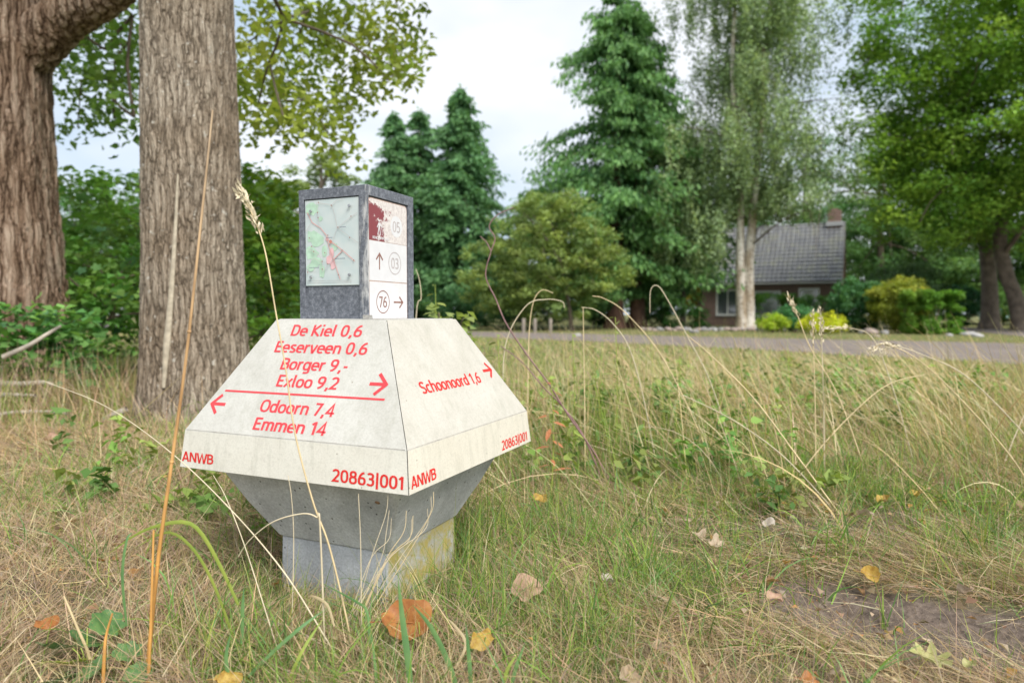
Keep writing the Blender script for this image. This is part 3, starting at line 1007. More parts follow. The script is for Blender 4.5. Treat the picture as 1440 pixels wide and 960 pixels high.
    lines('main_road', [[(0.05, 0.14), (0.14, 0.26), (0.30, 0.33), (0.41, 0.42), (0.46, 0.56), (0.54, 0.70), (0.60, 0.82), (0.66, 0.93)], [(0.54, 0.70), (0.71, 0.60)], [(0.49, 0.49), (0.71, 0.60), (0.93, 0.73)]], 0.0024, m_road, 0.0016)
    lines('footpath', [[(0.28, 0.04), (0.52, 0.07), (0.58, 0.20), (0.62, 0.34), (0.99, 0.52)], [(0.62, 0.34), (0.88, 0.22), (0.99, 0.18)], [(0.52, 0.07), (0.62, 0.02), (0.74, 0.01)], [(0.24, 0.03), (0.26, 0.18), (0.29, 0.33)], [(0.62, 0.34), (0.55, 0.46)],
                        [(0.03, 0.36), (0.14, 0.26)], [(0.08, 0.57), (0.18, 0.60), (0.30, 0.66), (0.34, 0.74), (0.34, 0.82)], [(0.05, 0.84), (0.12, 0.70), (0.20, 0.68), (0.34, 0.74)], [(0.34, 0.84), (0.46, 0.76), (0.54, 0.70)]], 0.0012, m_thin, 0.0030)['kind'] = 'stuff'
    dots = [(0.28, 0.035), (0.52, 0.08), (0.26, 0.15), (0.27, 0.21), (0.64, 0.335), (0.88, 0.22), (0.85, 0.46), (0.45, 0.42), (0.71, 0.60), (0.92, 0.72), (0.54, 0.70), (0.64, 0.88), (0.44, 0.75), (0.34, 0.72), (0.34, 0.81), (0.06, 0.84), (0.18, 0.60), (0.39, 0.62), (0.10, 0.44), (0.14, 0.54)]
    V, Fc = [], []
    for (u, v) in dots:
        k = len(V); cu, cv = mp_(u, v); r_ = 0.0021
        V += [base.P(cu + r_ * math.cos(a), cv + r_ * math.sin(a), 0.0050) for a in np.linspace(0, 2 * math.pi, 8, endpoint=False)]
        Fc.append(tuple(range(k, k + 8)))
    link('route_node', py_mesh('route_node', V, Fc), m_dot, board)['kind'] = 'stuff'
    cu, cv = mp_(0.50, 0.495)
    link('location_dot', base.mesh('location_dot', [(cu + 0.0048 * math.cos(a), cv + 0.0048 * math.sin(a)) for a in np.linspace(0, 2 * math.pi, 14, endpoint=False)], [tuple(range(14))], 0.0052), plain('map_here_red', (0.50, 0.20, 0.15), 0.4), board)
    segs = []
    for (u, v, l) in ((0.67, 0.335, 0.11), (0.43, 0.45, 0.10), (0.59, 0.695, 0.19), (0.11, 0.79, 0.19)):
        x = u
        while x < u + l:
            d = rg.uniform(0.008, 0.016)
            segs.append((mp_(x, v), mp_(x + d, v))); x += d + 0.006
    base.stroke(segs, 0.0022, m_ink, board, 'place_name', 0.0052)['kind'] = 'stuff'
    base.stroke([(mp_(0.02, 0.94), mp_(0.86, 0.945)), (mp_(0.02, 0.965), mp_(0.86, 0.965))], 0.0008, m_thin, board, 'legend_line', 0.0006)
    m_steel = plain('screw_steel', (0.45, 0.45, 0.46), 0.35, 0.2, 200, 1.0)
    for (u, v) in ((0.13, 0.13), (0.85, 0.10), (0.12, 0.90), (0.84, 0.885)):
        cu, cv = mp_(u, v)
        bm = bmesh.new()
        bmesh.ops.create_cone(bm, cap_ends=True, segments=12, radius1=0.0046, radius2=0.0036, depth=0.003)
        q = Vector((0, 0, 1)).rotation_difference(base.n).to_matrix()
        for vv in bm.verts: vv.co = q @ vv.co + base.P(cu, cv, 0.0062)
        link('screw', bm_mesh('screw', bm, False), m_steel, board)
    # ---- route plate on the right face
    bR = Plane(root, (PH - D + 0.0035, 0, 0), (0, 1, 0), (0, 0, 1))
    def rr_pts(u0, u1, v0, v1, r, k=6):
        out = [(u0, v0), (u1, v0)]
        for i in range(k + 1):
            a = R(90 * i / k); out.append((u1 - r + r * math.cos(a), v1 - r + r * math.sin(a)))
        for i in range(k + 1):
            a = R(90 + 90 * i / k); out.append((u0 + r + r * math.cos(a), v1 - r + r * math.sin(a)))
        return out
    def plate(name, pts, lift0, lift1, mat, par):
        k = len(pts)
        V = [bR.P(x, y, lift1) for x, y in pts] + [bR.P(x, y, lift0) for x, y in pts]
        Fc = [tuple(range(k))] + [(i, k + i, k + (i + 1) % k, (i + 1) % k) for i in range(k)]
        return link(name, py_mesh(name, V, Fc), mat, par)
    ru0 += 0.0015; ru1 -= 0.0005
    m_plate = plain('plate_edge_brown', (0.42, 0.30, 0.25), 0.5, 0.2, 60)
    m_wht = plain('plate_white', (0.62, 0.62, 0.64), 0.4, 0.04, 40)
    m_br = plain('route_brown', (0.24, 0.12, 0.095), 0.5, 0.15, 80)
    m_gy = plain('route_faded_grey', (0.42, 0.38, 0.38), 0.5, 0.15, 80)
    pl_ = plate('route_plate', rr_pts(ru0, ru1, 0.0005, rv1, 0.012), -0.003, 0.0, m_plate, root)
    e = 0.0022
    v_a = bR.uv(545, 341)[1]; v_b = bR.uv(545, 396.5)[1]
    # worn maroon header
    mh_, n, b = mat_new('worn_maroon_header')
    co = objco(n)
    s = n.nodes.new('ShaderNodeSeparateXYZ'); n.links.new(co, s.inputs[0])
    t = N(n, 'ShaderNodeTexNoise', Scale=42.0, Detail=6.0, Roughness=0.7); n.links.new(co, t.inputs['Vector'])
    mr = N(n, 'ShaderNodeMapRange'); n.links.new(s.outputs['Y'], mr.inputs[0]); mr.inputs[1].default_value = ru0; mr.inputs[2].default_value = ru0 + 0.150
    mr.inputs[3].default_value = 0.13; mr.inputs[4].default_value = -0.32
    mz = N(n, 'ShaderNodeMapRange'); n.links.new(s.outputs['Z'], mz.inputs[0]); mz.inputs[1].default_value = rv1 - 0.028; mz.inputs[2].default_value = rv1
    mz.inputs[3].default_value = 0.0; mz.inputs[4].default_value = -0.35
    ad = N(n, 'ShaderNodeMath', operation='ADD'); n.links.new(t.outputs['Fac'], ad.inputs[0]); n.links.new(mr.outputs[0], ad.inputs[1])
    ad2 = N(n, 'ShaderNodeMath', operation='ADD'); n.links.new(ad.outputs[0], ad2.inputs[0]); n.links.new(mz.outputs[0], ad2.inputs[1])
    f = ramp(n, ad2.outputs[0], [(0.40, (0, 0, 0)), (0.45, (1, 1, 1))]).outputs[0]
    t9 = N(n, 'ShaderNodeTexNoise', Scale=150.0, Detail=3.0); n.links.new(co, t9.inputs['Vector'])
    bare_ = ramp(n, t9.outputs['Fac'], [(0.35, (0.52, 0.47, 0.46)), (0.6, (0.64, 0.60, 0.58))]).outputs[0]
    n.links.new(mixc(n, f, bare_, (0.21, 0.045, 0.055)), b.inputs['Base Color']); b.inputs['Roughness'].default_value = 0.45
    hd = plate('header_field', rr_pts(ru0 + e, ru1 - e, v_a, rv1 - e, 0.011), 0.0, 0.0004, mh_, pl_)
    def rect(name, u0, u1, v0, v1, mat): return plate(name, [(u0, v0), (u1, v0), (u1, v1), (u0, v1)], 0.0, 0.0004, mat, pl_)
    rect('number_field', ru0 + e, ru1 - e, v_b + 0.0014, v_a - 0.0012, m_wht)
    rect('number_field', ru0 + e, ru1 - e, 0.0012, v_b - 0.0014, m_wht)
    def disc(cx, cy, r_, mat, name, lift): return link(name, bR.mesh(name, [(cx + r_ * math.cos(a), cy + r_ * math.sin(a)) for a in np.linspace(0, 2 * math.pi, 40, endpoint=False)], [tuple(range(40))], lift), mat, pl_)
    def ringm(cx, cy, r0, r1, mat, name, lift):
        k = 48
        pts = [(cx + rr * math.cos(a), cy + rr * math.sin(a)) for rr in (r0, r1) for a in np.linspace(0, 2 * math.pi, k, endpoint=False)]
        return link(name, bR.mesh(name, pts, [(i, (i + 1) % k, k + (i + 1) % k, k + i) for i in range(k)], lift), mat, pl_)
    def num(s_, cx, cy, h, wid, mat, lift, bold=0.0):
        V, Fc = text_verts(s_, 0, 0.12)
        V[:, 0] -= (V[:, 0].min() + V[:, 0].max()) / 2; V[:, 0] *= wid / (V[:, 0].max() * 2)
        V[:, 1] -= (V[:, 1].min() + V[:, 1].max()) / 2; V[:, 1] *= h / (V[:, 1].max() * 2)
        me = py_mesh('number', [bR.P(cx + x, cy + y, lift + z * 0.02) for x, y, z in V], Fc)
        for p in me.polygons:
            if p.normal.dot(bR.n) < 0: p.flip()
        link('number', me, mat, pl_)
    RW = ru1 - ru0
    c5 = bR.uv(557, 319); disc(c5[0], c5[1], 0.0292, m_wht, 'number_disc', 0.0007); num('05', c5[0], c5[1] - 0.001, 0.030, 0.036, m_gy, 0.0010, -0.008)
    c3 = bR.uv(555, 370.5); ringm(c3[0], c3[1], 0.0285, 0.0312, m_gy, 'number_ring', 0.0007); num('03', c3[0], c3[1], 0.030, 0.036, m_gy, 0.0009, -0.004)
    c7 = bR.uv(538.5, 424.5); ringm(c7[0], c7[1], 0.0285, 0.0312, m_br, 'number_ring', 0.0007); num('76', c7[0], c7[1], 0.030, 0.036, m_br, 0.0009, 0.0)
    q = bR.uv(533.5, 379); t_ = bR.uv(533.5, 356.5)
    bR.stroke([(q, (q[0], t_[1])), ((q[0] - 0.015, t_[1] - 0.0165), (q[0] + 0.0016, t_[1] + 0.0016)), ((q[0] + 0.015, t_[1] - 0.0165), (q[0] - 0.0016, t_[1] + 0.0016))], 0.0046, m_br, pl_, 'arrow', 0.0008)
    q = bR.uv(553.5, 424.8); t_ = bR.uv(566, 425.6)
    bR.stroke([(q, (t_[0] - 0.001, q[1])), ((t_[0] - 0.017, q[1] + 0.0155), (t_[0] + 0.0016, q[1] - 0.0016)), ((t_[0] - 0.017, q[1] - 0.0155), (t_[0] + 0.0016, q[1] + 0.0016))], 0.0046, m_br, pl_, 'arrow', 0.0008)
    # walking figure pictogram and its caption
    ox, oy = bR.uv(533, 331); hgt = 0.044
    fig = [[(0.0, 0.93), (0.06, 0.90), (0.07, 0.84), (0.0, 0.80), (-0.06, 0.84), (-0.06, 0.90)],
           [(-0.07, 0.77), (0.07, 0.77), (0.08, 0.42), (-0.08, 0.42)],
           [(-0.08, 0.43), (0.0, 0.43), (-0.12, 0.02), (-0.20, 0.02)],
           [(0.0, 0.43), (0.08, 0.43), (0.17, 0.02), (0.09, 0.02)],
           [(-0.07, 0.76), (-0.07, 0.66), (-0.20, 0.44), (-0.25, 0.48)],
           [(0.07, 0.76), (0.07, 0.66), (0.22, 0.48), (0.25, 0.54)],
           [(0.25, 0.60), (0.28, 0.60), (0.33, 0.02), (0.30, 0.02)]]
    V, Fc = [], []
    for i, pg in enumerate(fig):
        k = len(V); V += [bR.P(ox + x * hgt, oy + y * hgt, 0.0008 + i * 0.00004) for x, y in pg]; Fc.append(tuple(range(k, k + len(pg))))
    me = py_mesh('walker_pictogram', V, Fc)
    for p in me.polygons:
        if p.normal.dot(bR.n) < 0: p.flip()
    link('walker_pictogram', me, m_wht, pl_)
    bR.text('KNOOPPUNT', (523.8, 335.2), (546.5, 339.0), 0.0072, m_wht, pl_, 'caption', 0.02, 0.0008)
    # steel clip at the foot of the near arris
    a = root
    link('foot_clip', box_mesh('foot_clip', PH - 0.012, PH + 0.010, -PH - 0.008, -PH + 0.006, 0.0003, 0.0105, 0.0012), plain('clip_zinc', (0.30, 0.29, 0.27), 0.6, 0.3, 90), root)


build_post()
# ------------------------------------------------------------------ foliage tools
def rand_unit(rng, n):
    v = rng.normal(size=(n, 3)); return v / np.linalg.norm(v, axis=1, keepdims=True)


def leaf_cloud(rng, P, size, col, wid=0.6, up=0.6, droop=0.0, fold=0.18):
    """kite leaves at points P; size (n,), col (n,3)"""
    n = len(P)
    nrm = rand_unit(rng, n); nrm[:, 2] = np.abs(nrm[:, 2]) + up
    nrm /= np.linalg.norm(nrm, axis=1, keepdims=True)
    a = rand_unit(rng, n); a[:, 2] -= droop
    a -= nrm * np.sum(a * nrm, 1, keepdims=True)
    a /= np.linalg.norm(a, axis=1, keepdims=True) + 1e-9
    b = np.cross(nrm, a)
    s = np.asarray(size)[:, None]
    base = P - a * s * 0.5
    V = np.stack([base, base + a * s * 0.42 + b * s * wid * 0.5 + nrm * s * fold, base + a * s, base + a * s * 0.42 - b * s * wid * 0.5 + nrm * s * fold], 1)
    Q = np.arange(4 * n).reshape(n, 4)
    return V.reshape(-1, 3), Q, np.repeat(col, 4, axis=0)


def spread_clumps(rng, C, rad, per, flat=0.6):
    m = len(C)
    rad = np.asarray(rad) * np.ones(m); per = (np.asarray(per) * np.ones(m)).astype(int)
    idx = np.repeat(np.arange(m), per)
    d = rand_unit(rng, len(idx)) * (rng.random(len(idx)) ** 0.45)[:, None]
    d[:, 2] *= flat
    return C[idx] + d * rad[idx][:, None], idx


def tints(rng, idx, m, base, alt, clump_var=0.25, leaf_var=0.18, alt_amt=0.35):
    base = np.array(base); alt = np.array(alt)
    cv = 1 + clump_var * (rng.random(m) * 2 - 1)
    ca = np.clip(rng.normal(alt_amt, 0.25, m), 0, 1)
    c = (base * (1 - ca[idx])[:, None] + alt * ca[idx][:, None]) * cv[idx][:, None]
    return np.clip(c * (1 + leaf_var * (rng.random(len(idx)) * 2 - 1))[:, None], 0.004, 1)


def ellip_clumps(rng, n, ells, inner=0.35, zmin=None):
    """clump centres in a union of ellipsoids (cx,cy,cz,rx,ry,rz)"""
    ws = np.array([e[3] * e[4] * e[5] for e in ells]) ** 0.75; ws = ws / ws.sum()
    k = rng.choice(len(ells), n, p=ws)
    E_ = np.array(ells)[k]
    r = inner + (1 - inner) * rng.random(n) ** 0.55
    C = E_[:, :3] + rand_unit(rng, n) * r[:, None] * E_[:, 3:]
    if zmin is not None: C[:, 2] = np.maximum(C[:, 2], zmin + 0.2 * rng.random(n))
    return C


def twig_net(rng, start, C, r0, r1, limit=70, sag=0.06):
    """thin branches: every clump hangs from the nearest one closer to the trunk"""
    C = np.asarray(C)
    o = np.argsort(np.linalg.norm(C - start, axis=1))
    if len(o) > limit: o = np.sort(rng.choice(o, limit, replace=False)); o = o[np.argsort(np.linalg.norm(C[o] - start, axis=1))]
    nodes = [np.array(start)]
    dist0 = np.linalg.norm(C[o[-1]] - start) + 1e-6
    paths = []
    for i in o:
        A = np.array(nodes); p = C[i]
        d = np.linalg.norm(A - p, axis=1) + 0.25 * np.linalg.norm(A - start, axis=1) * 0
        j = int(np.argmin(d)); a = A[j]
        mid = (a + p) / 2 + rng.normal(0, sag, 3) * np.linalg.norm(p - a)
        f0 = 1 - np.linalg.norm(a - start) / dist0; f1 = 1 - np.linalg.norm(p - start) / dist0
        ra = r1 + (r0 - r1) * max(f0, 0) ** 2; rb = r1 + (r0 - r1) * max(f1, 0) ** 2
        P = smooth_path([a, mid, p], 5)
        paths.append((P, np.linspace(ra, rb, 5)))
        nodes.append(p)
    return paths


def trunk_mesh(name, path, rads, around=14, rows=30, flare=0.0, seed=0, base=None):
    P = smooth_path(path, rows)
    t = np.linspace(0, 1, len(path)); rr = np.interp(np.linspace(0, 1, rows), t, rads)
    rg = np.random.default_rng(seed)
    th = np.linspace(0, 2 * np.pi, around, endpoint=False)
    ph = rg.random(4) * 6.28
    L = np.linalg.norm(P - P[0], axis=1)
    V = np.zeros((rows, around, 3))
    for i in range(rows):
        lob = 1 + 0.035 * np.sin(3 * th + ph[0] + L[i] * 0.5) + 0.025 * np.sin(5 * th + ph[1] - L[i] * 0.8)
        fl = flare * math.exp(-L[i] / 0.28) * (1 + 0.45 * np.sin(4 * th + ph[2]) + 0.25 * np.sin(7 * th + ph[3]))
        r = rr[i] * lob + fl
        V[i, :, 0] = P[i, 0] + r * np.cos(th); V[i, :, 1] = P[i, 1] + r * np.sin(th); V[i, :, 2] = P[i, 2]
    i, j = np.meshgrid(np.arange(rows - 1), np.arange(around), indexing='ij')
    j2 = (j + 1) % around
    Q = np.stack([i * around + j, i * around + j2, (i + 1) * around + j2, (i + 1) * around + j], -1).reshape(-1, 4)
    V = V.reshape(-1, 3)
    if base is not None: V = V - np.array(base)
    return np_mesh(name, V, Q, smooth=True)


def rel(V, base): return np.asarray(V) - np.array(base)


def add_crown(root, base, rng, C, rad, per, size, c1, c2, wid=0.6, up=0.5, droop=0.0, flat=0.6, var=(0.3, 0.2, 0.35), name='crown'):
    P, idx = spread_clumps(rng, C, rad, per, flat)
    col = tints(rng, idx, len(C), c1, c2, *var)
    s = size * (0.7 + 0.6 * rng.random(len(P)))
    V, Q, cc = leaf_cloud(rng, P, s, col, wid, up, droop)
    o = link(name, np_mesh(name, rel(V, base), Q, cc * LEAF_GAIN), M_LEAF, root)
    o['kind'] = 'stuff'
    return o


def add_twigs(root, base, paths, mat, k=4, name='twigs'):
    me = tube_mesh(name, [(rel(P, base), r) for P, r in paths], k)
    o = link(name, me, mat, root); o['kind'] = 'stuff'
    return o


# ------------------------------------------------------------------ the near tree with grey-brown bark
def near_tree():
    rng = np.random.default_rng(21)
    b = at(276, 590, 4.80); base = (b.x, b.y, 0.0)
    root = empty('oak_tree', base)
    tag(root, 'nearest tree trunk, straight with grey-brown fissured bark, just behind the signpost', 'tree')
    top = (b.x - 0.02, b.y, 4.2)
    me = trunk_mesh('trunk', [(b.x, b.y, -0.1), (b.x - 0.005, b.y, 0.6), (b.x - 0.008, b.y, 1.6), (b.x - 0.01, b.y, 2.9), top], [0.345, 0.333, 0.315, 0.296, 0.288], 230, 430, 0.09, 3, base)
    link('trunk', me, M_BARK_NEAR, root)
    me = trunk_mesh('upper_trunk', [(b.x - 0.02, b.y, 4.15), (b.x + 0.05, b.y, 7.0), (b.x, b.y + 0.2, 11.0), (b.x + 0.2, b.y, 15.0)], [0.290, 0.25, 0.17, 0.04], 20, 24, 0, 5, base)
    link('upper_trunk', me, M_BARK_FAR, root)
    # pale dead strip running down the bark
    pts = [at(250, 245, 4.495), at(246, 330, 4.480), at(240, 420, 4.470), at(234, 490, 4.458), at(230, 545, 4.452)]
    P = smooth_path([tuple(p) for p in pts], 30)
    V, Q = tube_arrays(P, np.interp(np.linspace(0, 1, 30), [0, .3, .7, 1], [0.006, 0.014, 0.024, 0.012]) , 8)
    V[:, 1] = P[np.repeat(np.arange(30), 8), 1] + (V[:, 1] - P[np.repeat(np.arange(30), 8), 1]) * 0.5
    link('pale_strip', np_mesh('pale_strip', rel(V, base), Q, smooth=True), plain('pale_dead_bark', (0.40, 0.35, 0.27), 0.9, 0.25, 30), root)
    # hanging boughs to the right of the trunk, seen against the sky
    px = [(360, 20), (400, 30), (440, 15), (480, 30), (520, 15), (556, 30), (572, 62), (548, 58), (540, 112), (503, 84), (462, 76), (420, 76), (383, 86), (362, 142), (400, 150), (440, 142), (474, 120), (494, 146), (430, 180), (398, 170), (462, 192), (474, 212), (556, 96), (523, 60), (350, 60), (366, 106), (345, 178), (430, 110), (505, 115), (470, 160), (378, 50), (415, 5), (460, 45), (500, 0), (545, 0), (348, 130), (372, 182), (450, 178), (575, 88), (352, 96), (408, 118), (382, 128), (442, 60), (530, 88)]
    C = []
    for (x, y) in px:
        d = rng.uniform(6.3, 8.8)
        p = at(x + rng.normal(0, 6), y + rng.normal(0, 5), d); C.append((p.x, p.y, p.z))
    C = np.array(C)
    up_ = ellip_clumps(rng, 150, [(b.x + 0.3, b.y + 0.6, 8.5, 4.6, 4.2, 4.3)], 0.35, 4.4)
    # keep the boughs over the camera itself thin
    up_ = up_[~((up_[:, 1] < 3.0) & (rng.random(len(up_)) < 0.55))]
    add_crown(root, base, rng, C, 0.36, 60, 0.105, (0.135, 0.19, 0.034), (0.235, 0.26, 0.05), 0.62, 0.3, 0.3, 0.8, (0.25, 0.25, 0.4), 'low_boughs')
    add_crown(root, base, rng, up_, 0.75, 60, 0.14, (0.09, 0.14, 0.03), (0.15, 0.18, 0.04), 0.62, 0.3, 0.3, 0.7)
    add_twigs(root, base, twig_net(rng, np.array((b.x, b.y + 0.1, 4.4)), C, 0.045, 0.004, 80), M_TWIG, 5)
    for i, q in enumerate(up_[:: max(1, len(up_) // 7)][:7]):
        s = np.array((b.x, b.y, rng.uniform(4.6, 9.0)))
        P = smooth_path([s, (s + q) / 2 + np.array((0, 0, 0.4)), q], 12)
        link('limb', tube_mesh('limb', [(rel(P, base), np.linspace(0.11, 0.02, 12))], 8), M_BARK_FAR, root)


near_tree()


# ------------------------------------------------------------------ the old tree at the left edge
def old_tree():
    rng = np.random.default_rng(22)
    d0 = 6.9
    c = at(-7, 450, d0); base = (c.x, c.y, 0.0)
    root = empty('oak_tree', base)
    tag(root, 'thick old tree at left edge with deeply furrowed brown bark and a side limb', 'tree')
    me = trunk_mesh('trunk', [(c.x, c.y, -0.1), (c.x, c.y, 0.7), (c.x - 0.02, c.y, 1.9), (c.x - 0.03, c.y, 3.2), (c.x - 0.03, c.y, 4.6)], [0.70, 0.665, 0.60, 0.575, 0.58], 260, 380, 0.08, 8, base)
    link('trunk', me, M_BARK_OLD, root)
    me = trunk_mesh('upper_trunk', [(c.x - 0.03, c.y, 4.5), (c.x - 0.2, c.y, 8.0), (c.x, c.y, 12.0), (c.x, c.y, 16)], [0.58, 0.42, 0.25, 0.05], 20, 24, 0, 5, base)
    link('upper_trunk', me, M_BARK_FAR, root)
    a = at(40, 70, d0); q1 = at(92, 26, d0 - 0.1); q2 = at(150, -4, d0 - 0.3); q3 = at(230, -60, d0 - 0.6)
    P = smooth_path([tuple(a), tuple(q1), tuple(q2), tuple(q3)], 60)
    link('limb', tube_mesh('limb', [(rel(P, base), np.linspace(0.27, 0.13, 60))], 60), M_BARK_OLD, root)
    px = [(100, 30), (128, 20), (160, 40), (190, 20), (118, 66), (150, 74), (186, 62), (140, 104), (192, 104), (112, 132), (150, 142), (130, 168), (162, 172), (186, 162), (96, 100), (100, 175), (200, 135), (170, 8), (172, 118), (125, 120), (92, 62), (178, 88), (205, 50)]
    C = np.array([tuple(at(x + rng.normal(0, 5), y + rng.normal(0, 5), rng.uniform(8.0, 10.5))) for x, y in px])
    up_ = ellip_clumps(rng, 120, [(c.x - 1, c.y + 1.5, 9.5, 5, 5, 4.6)], 0.35, 5.2)
    add_crown(root, base, rng, C, 0.42, 55, 0.12, (0.065, 0.13, 0.03), (0.11, 0.17, 0.04), 0.62, 0.3, 0.3, 0.8, (0.25, 0.25, 0.4), 'low_boughs')
    add_crown(root, base, rng, up_, 0.8, 55, 0.16, (0.06, 0.11, 0.028), (0.10, 0.14, 0.035), 0.62, 0.3, 0.3, 0.7)
    add_twigs(root, base, twig_net(rng, np.array(tuple(q2)), C, 0.04, 0.005, 60), M_TWIG, 5)
    for i, q in enumerate(up_[::18][:6]):
        s = np.array((c.x, c.y, rng.uniform(5.2, 10.0)))
        P = smooth_path([s, (s + q) / 2 + np.array((0, 0, 0.4)), q], 12)
        link('limb', tube_mesh('limb', [(rel(P, base), np.linspace(0.14, 0.02, 12))], 8), M_BARK_FAR, root)


old_tree()


# ------------------------------------------------------------------ broad-leaved shrubs under the trees on the left
def lobed_leaf(rng, r=1.0, lobes=5, depth=0.25, curl=0.15, rings=3, seed=0):
    """a leaf sheet of unit length along +X, slightly cupped"""
    k = 22
    V = [(0.0, 0, 0)]
    out = []
    for i in range(k):
        a = -math.pi + 2 * math.pi * i / k
        rr = 0.5 * (1 - depth * (0.5 + 0.5 * math.cos(lobes * a + 0.0)) * (1 if abs(a) < 2.6 else 0.5))
        rr *= 1 + rng.uniform(-0.06, 0.06)
        out.append((rr * math.cos(a) * 1.05, rr * math.sin(a) * 0.92))
    Fc = []
    for j in range(1, rings + 1):
        f = j / rings
        for (x, y) in out:
            z = curl * (abs(y * f) ** 1.3) * 1.2 + curl * 0.8 * (x * f) ** 2 + rng.uniform(-0.015, 0.015)
            V.append((x * f, y * f, z))
    for i in range(k): Fc.append((0, 1 + i, 1 + (i + 1) % k))
    for j in range(rings - 1):
        for i in range(k):
            a, b = 1 + j * k + i, 1 + j * k + (i + 1) % k
            Fc.append((a, a + k, b + k, b))
    return [(x + 0.5, y, z) for x, y, z in V], Fc


M_SHRUB_LEAF = [leafmat('shrub_leaf_green', (0.075, 0.185, 0.05), (0.125, 0.26, 0.065), 8), leafmat('shrub_leaf_light', (0.14, 0.26, 0.05), (0.21, 0.33, 0.065), 8), leafmat('shrub_leaf_blue', (0.06, 0.16, 0.07), (0.10, 0.22, 0.09), 8)]
_rr = random.Random(6)
LEAF_ME = []
for i in range(3):
    V, Fc = lobed_leaf(_rr, 1, 5, 0.42, 0.2, 1)
    me = py_mesh('leaf', V, Fc, True); me.materials.append(M_SHRUB_LEAF[i]); LEAF_ME.append(me)


def shrub(label, base, ells, n_clump, rad, per, size, c1, c2, big=0, big_size=0.13, seed=0, front=None):
    rng = np.random.default_rng(seed)
    root = empty('broadleaf_shrub', base)
    tag(root, label, 'shrub')
    C = ellip_clumps(rng, n_clump, ells, 0.3, 0.12)
    add_crown(root, base, rng, C, rad, per, size, c1, c2, 0.8, 0.9, 0.35, 0.6, (0.3, 0.25, 0.3), 'foliage')
    st = np.array((base[0], base[1], 0.0))
    add_twigs(root, base, twig_net(rng, st, C, 0.022, 0.004, 60), M_TWIG, 4, 'stems')
    if big:
        o = np.argsort(C[:, 1] + rng.random(len(C)) * 0.5)
        for i in range(big):
            p = C[o[i % min(len(C), 60)]] + rng.normal(0, rad * 0.6, 3) - np.array((0, rad * 0.4, 0))
            p[2] = max(p[2], 0.1)
            lf = bpy.data.objects.new('leaf', LEAF_ME[int(rng.integers(0, 3))]); COL.objects.link(lf)
            lf.parent = root; lf.location = tuple(p - np.array(base))
            s = big_size * rng.uniform(0.7, 1.25); lf.scale = (s, s, s)
            lf.rotation_euler = (rng.normal(0.5, 0.35), rng.normal(0.25, 0.3), rng.uniform(-2.6, -0.5))
    return root


b = at(150, 500, 7.6); shrub('leafy green shrub filling the gap between the two tree trunks', (b.x, b.y, 0), [(b.x, b.y + 0.2, 0.85, 0.95, 0.8, 0.85), (b.x + 0.1, b.y + 0.8, 1.6, 1.1, 0.8, 1.0)], 130, 0.26, 30, 0.10, (0.085, 0.19, 0.045), (0.16, 0.245, 0.06), 110, 0.14, 31)
b = at(40, 520, 5.6); shrub('low shrub with broad dark leaves before the thick old tree', (b.x, b.y, 0), [(b.x, b.y, 0.42, 0.75, 0.4, 0.38)], 46, 0.18, 22, 0.09, (0.06, 0.15, 0.045), (0.11, 0.20, 0.055), 50, 0.13, 32)
b = at(385, 470, 8.6); shrub('green shrub with yellowish leaves directly right of the nearest trunk', (b.x, b.y, 0), [(b.x, b.y, 1.0, 0.85, 0.8, 1.0), (b.x - 0.25, b.y + 0.3, 2.1, 0.6, 0.6, 0.65)], 100, 0.26, 30, 0.11, (0.08, 0.175, 0.035), (0.21, 0.27, 0.035), 40, 0.13, 33)
b = at(-90, 500, 8.5); shrub('dark green shrub behind the thick old tree at the edge', (b.x, b.y, 0), [(b.x, b.y, 1.1, 1.6, 0.9, 1.1)], 90, 0.3, 26, 0.12, (0.04, 0.10, 0.03), (0.08, 0.14, 0.04), 0, 0.1, 34)
b = at(250, 480, 11.5); shrub('tall loose shrub far behind the nearest trunk', (b.x, b.y, 0), [(b.x, b.y, 1.3, 2.6, 1.0, 1.3), (b.x - 1.0, b.y, 2.2, 1.6, 0.9, 1.0)], 140, 0.34, 30, 0.13, (0.075, 0.16, 0.045), (0.16, 0.22, 0.06), 0, 0.1, 35)
b = at(620, 470, 3.6); shrub('small leafy weed shrub right behind the route post', (b.x, b.y, 0), [(b.x, b.y, 0.55, 0.17, 0.15, 0.28)], 20, 0.09, 9, 0.06, (0.13, 0.19, 0.06), (0.22, 0.25, 0.08), 14, 0.07, 36)


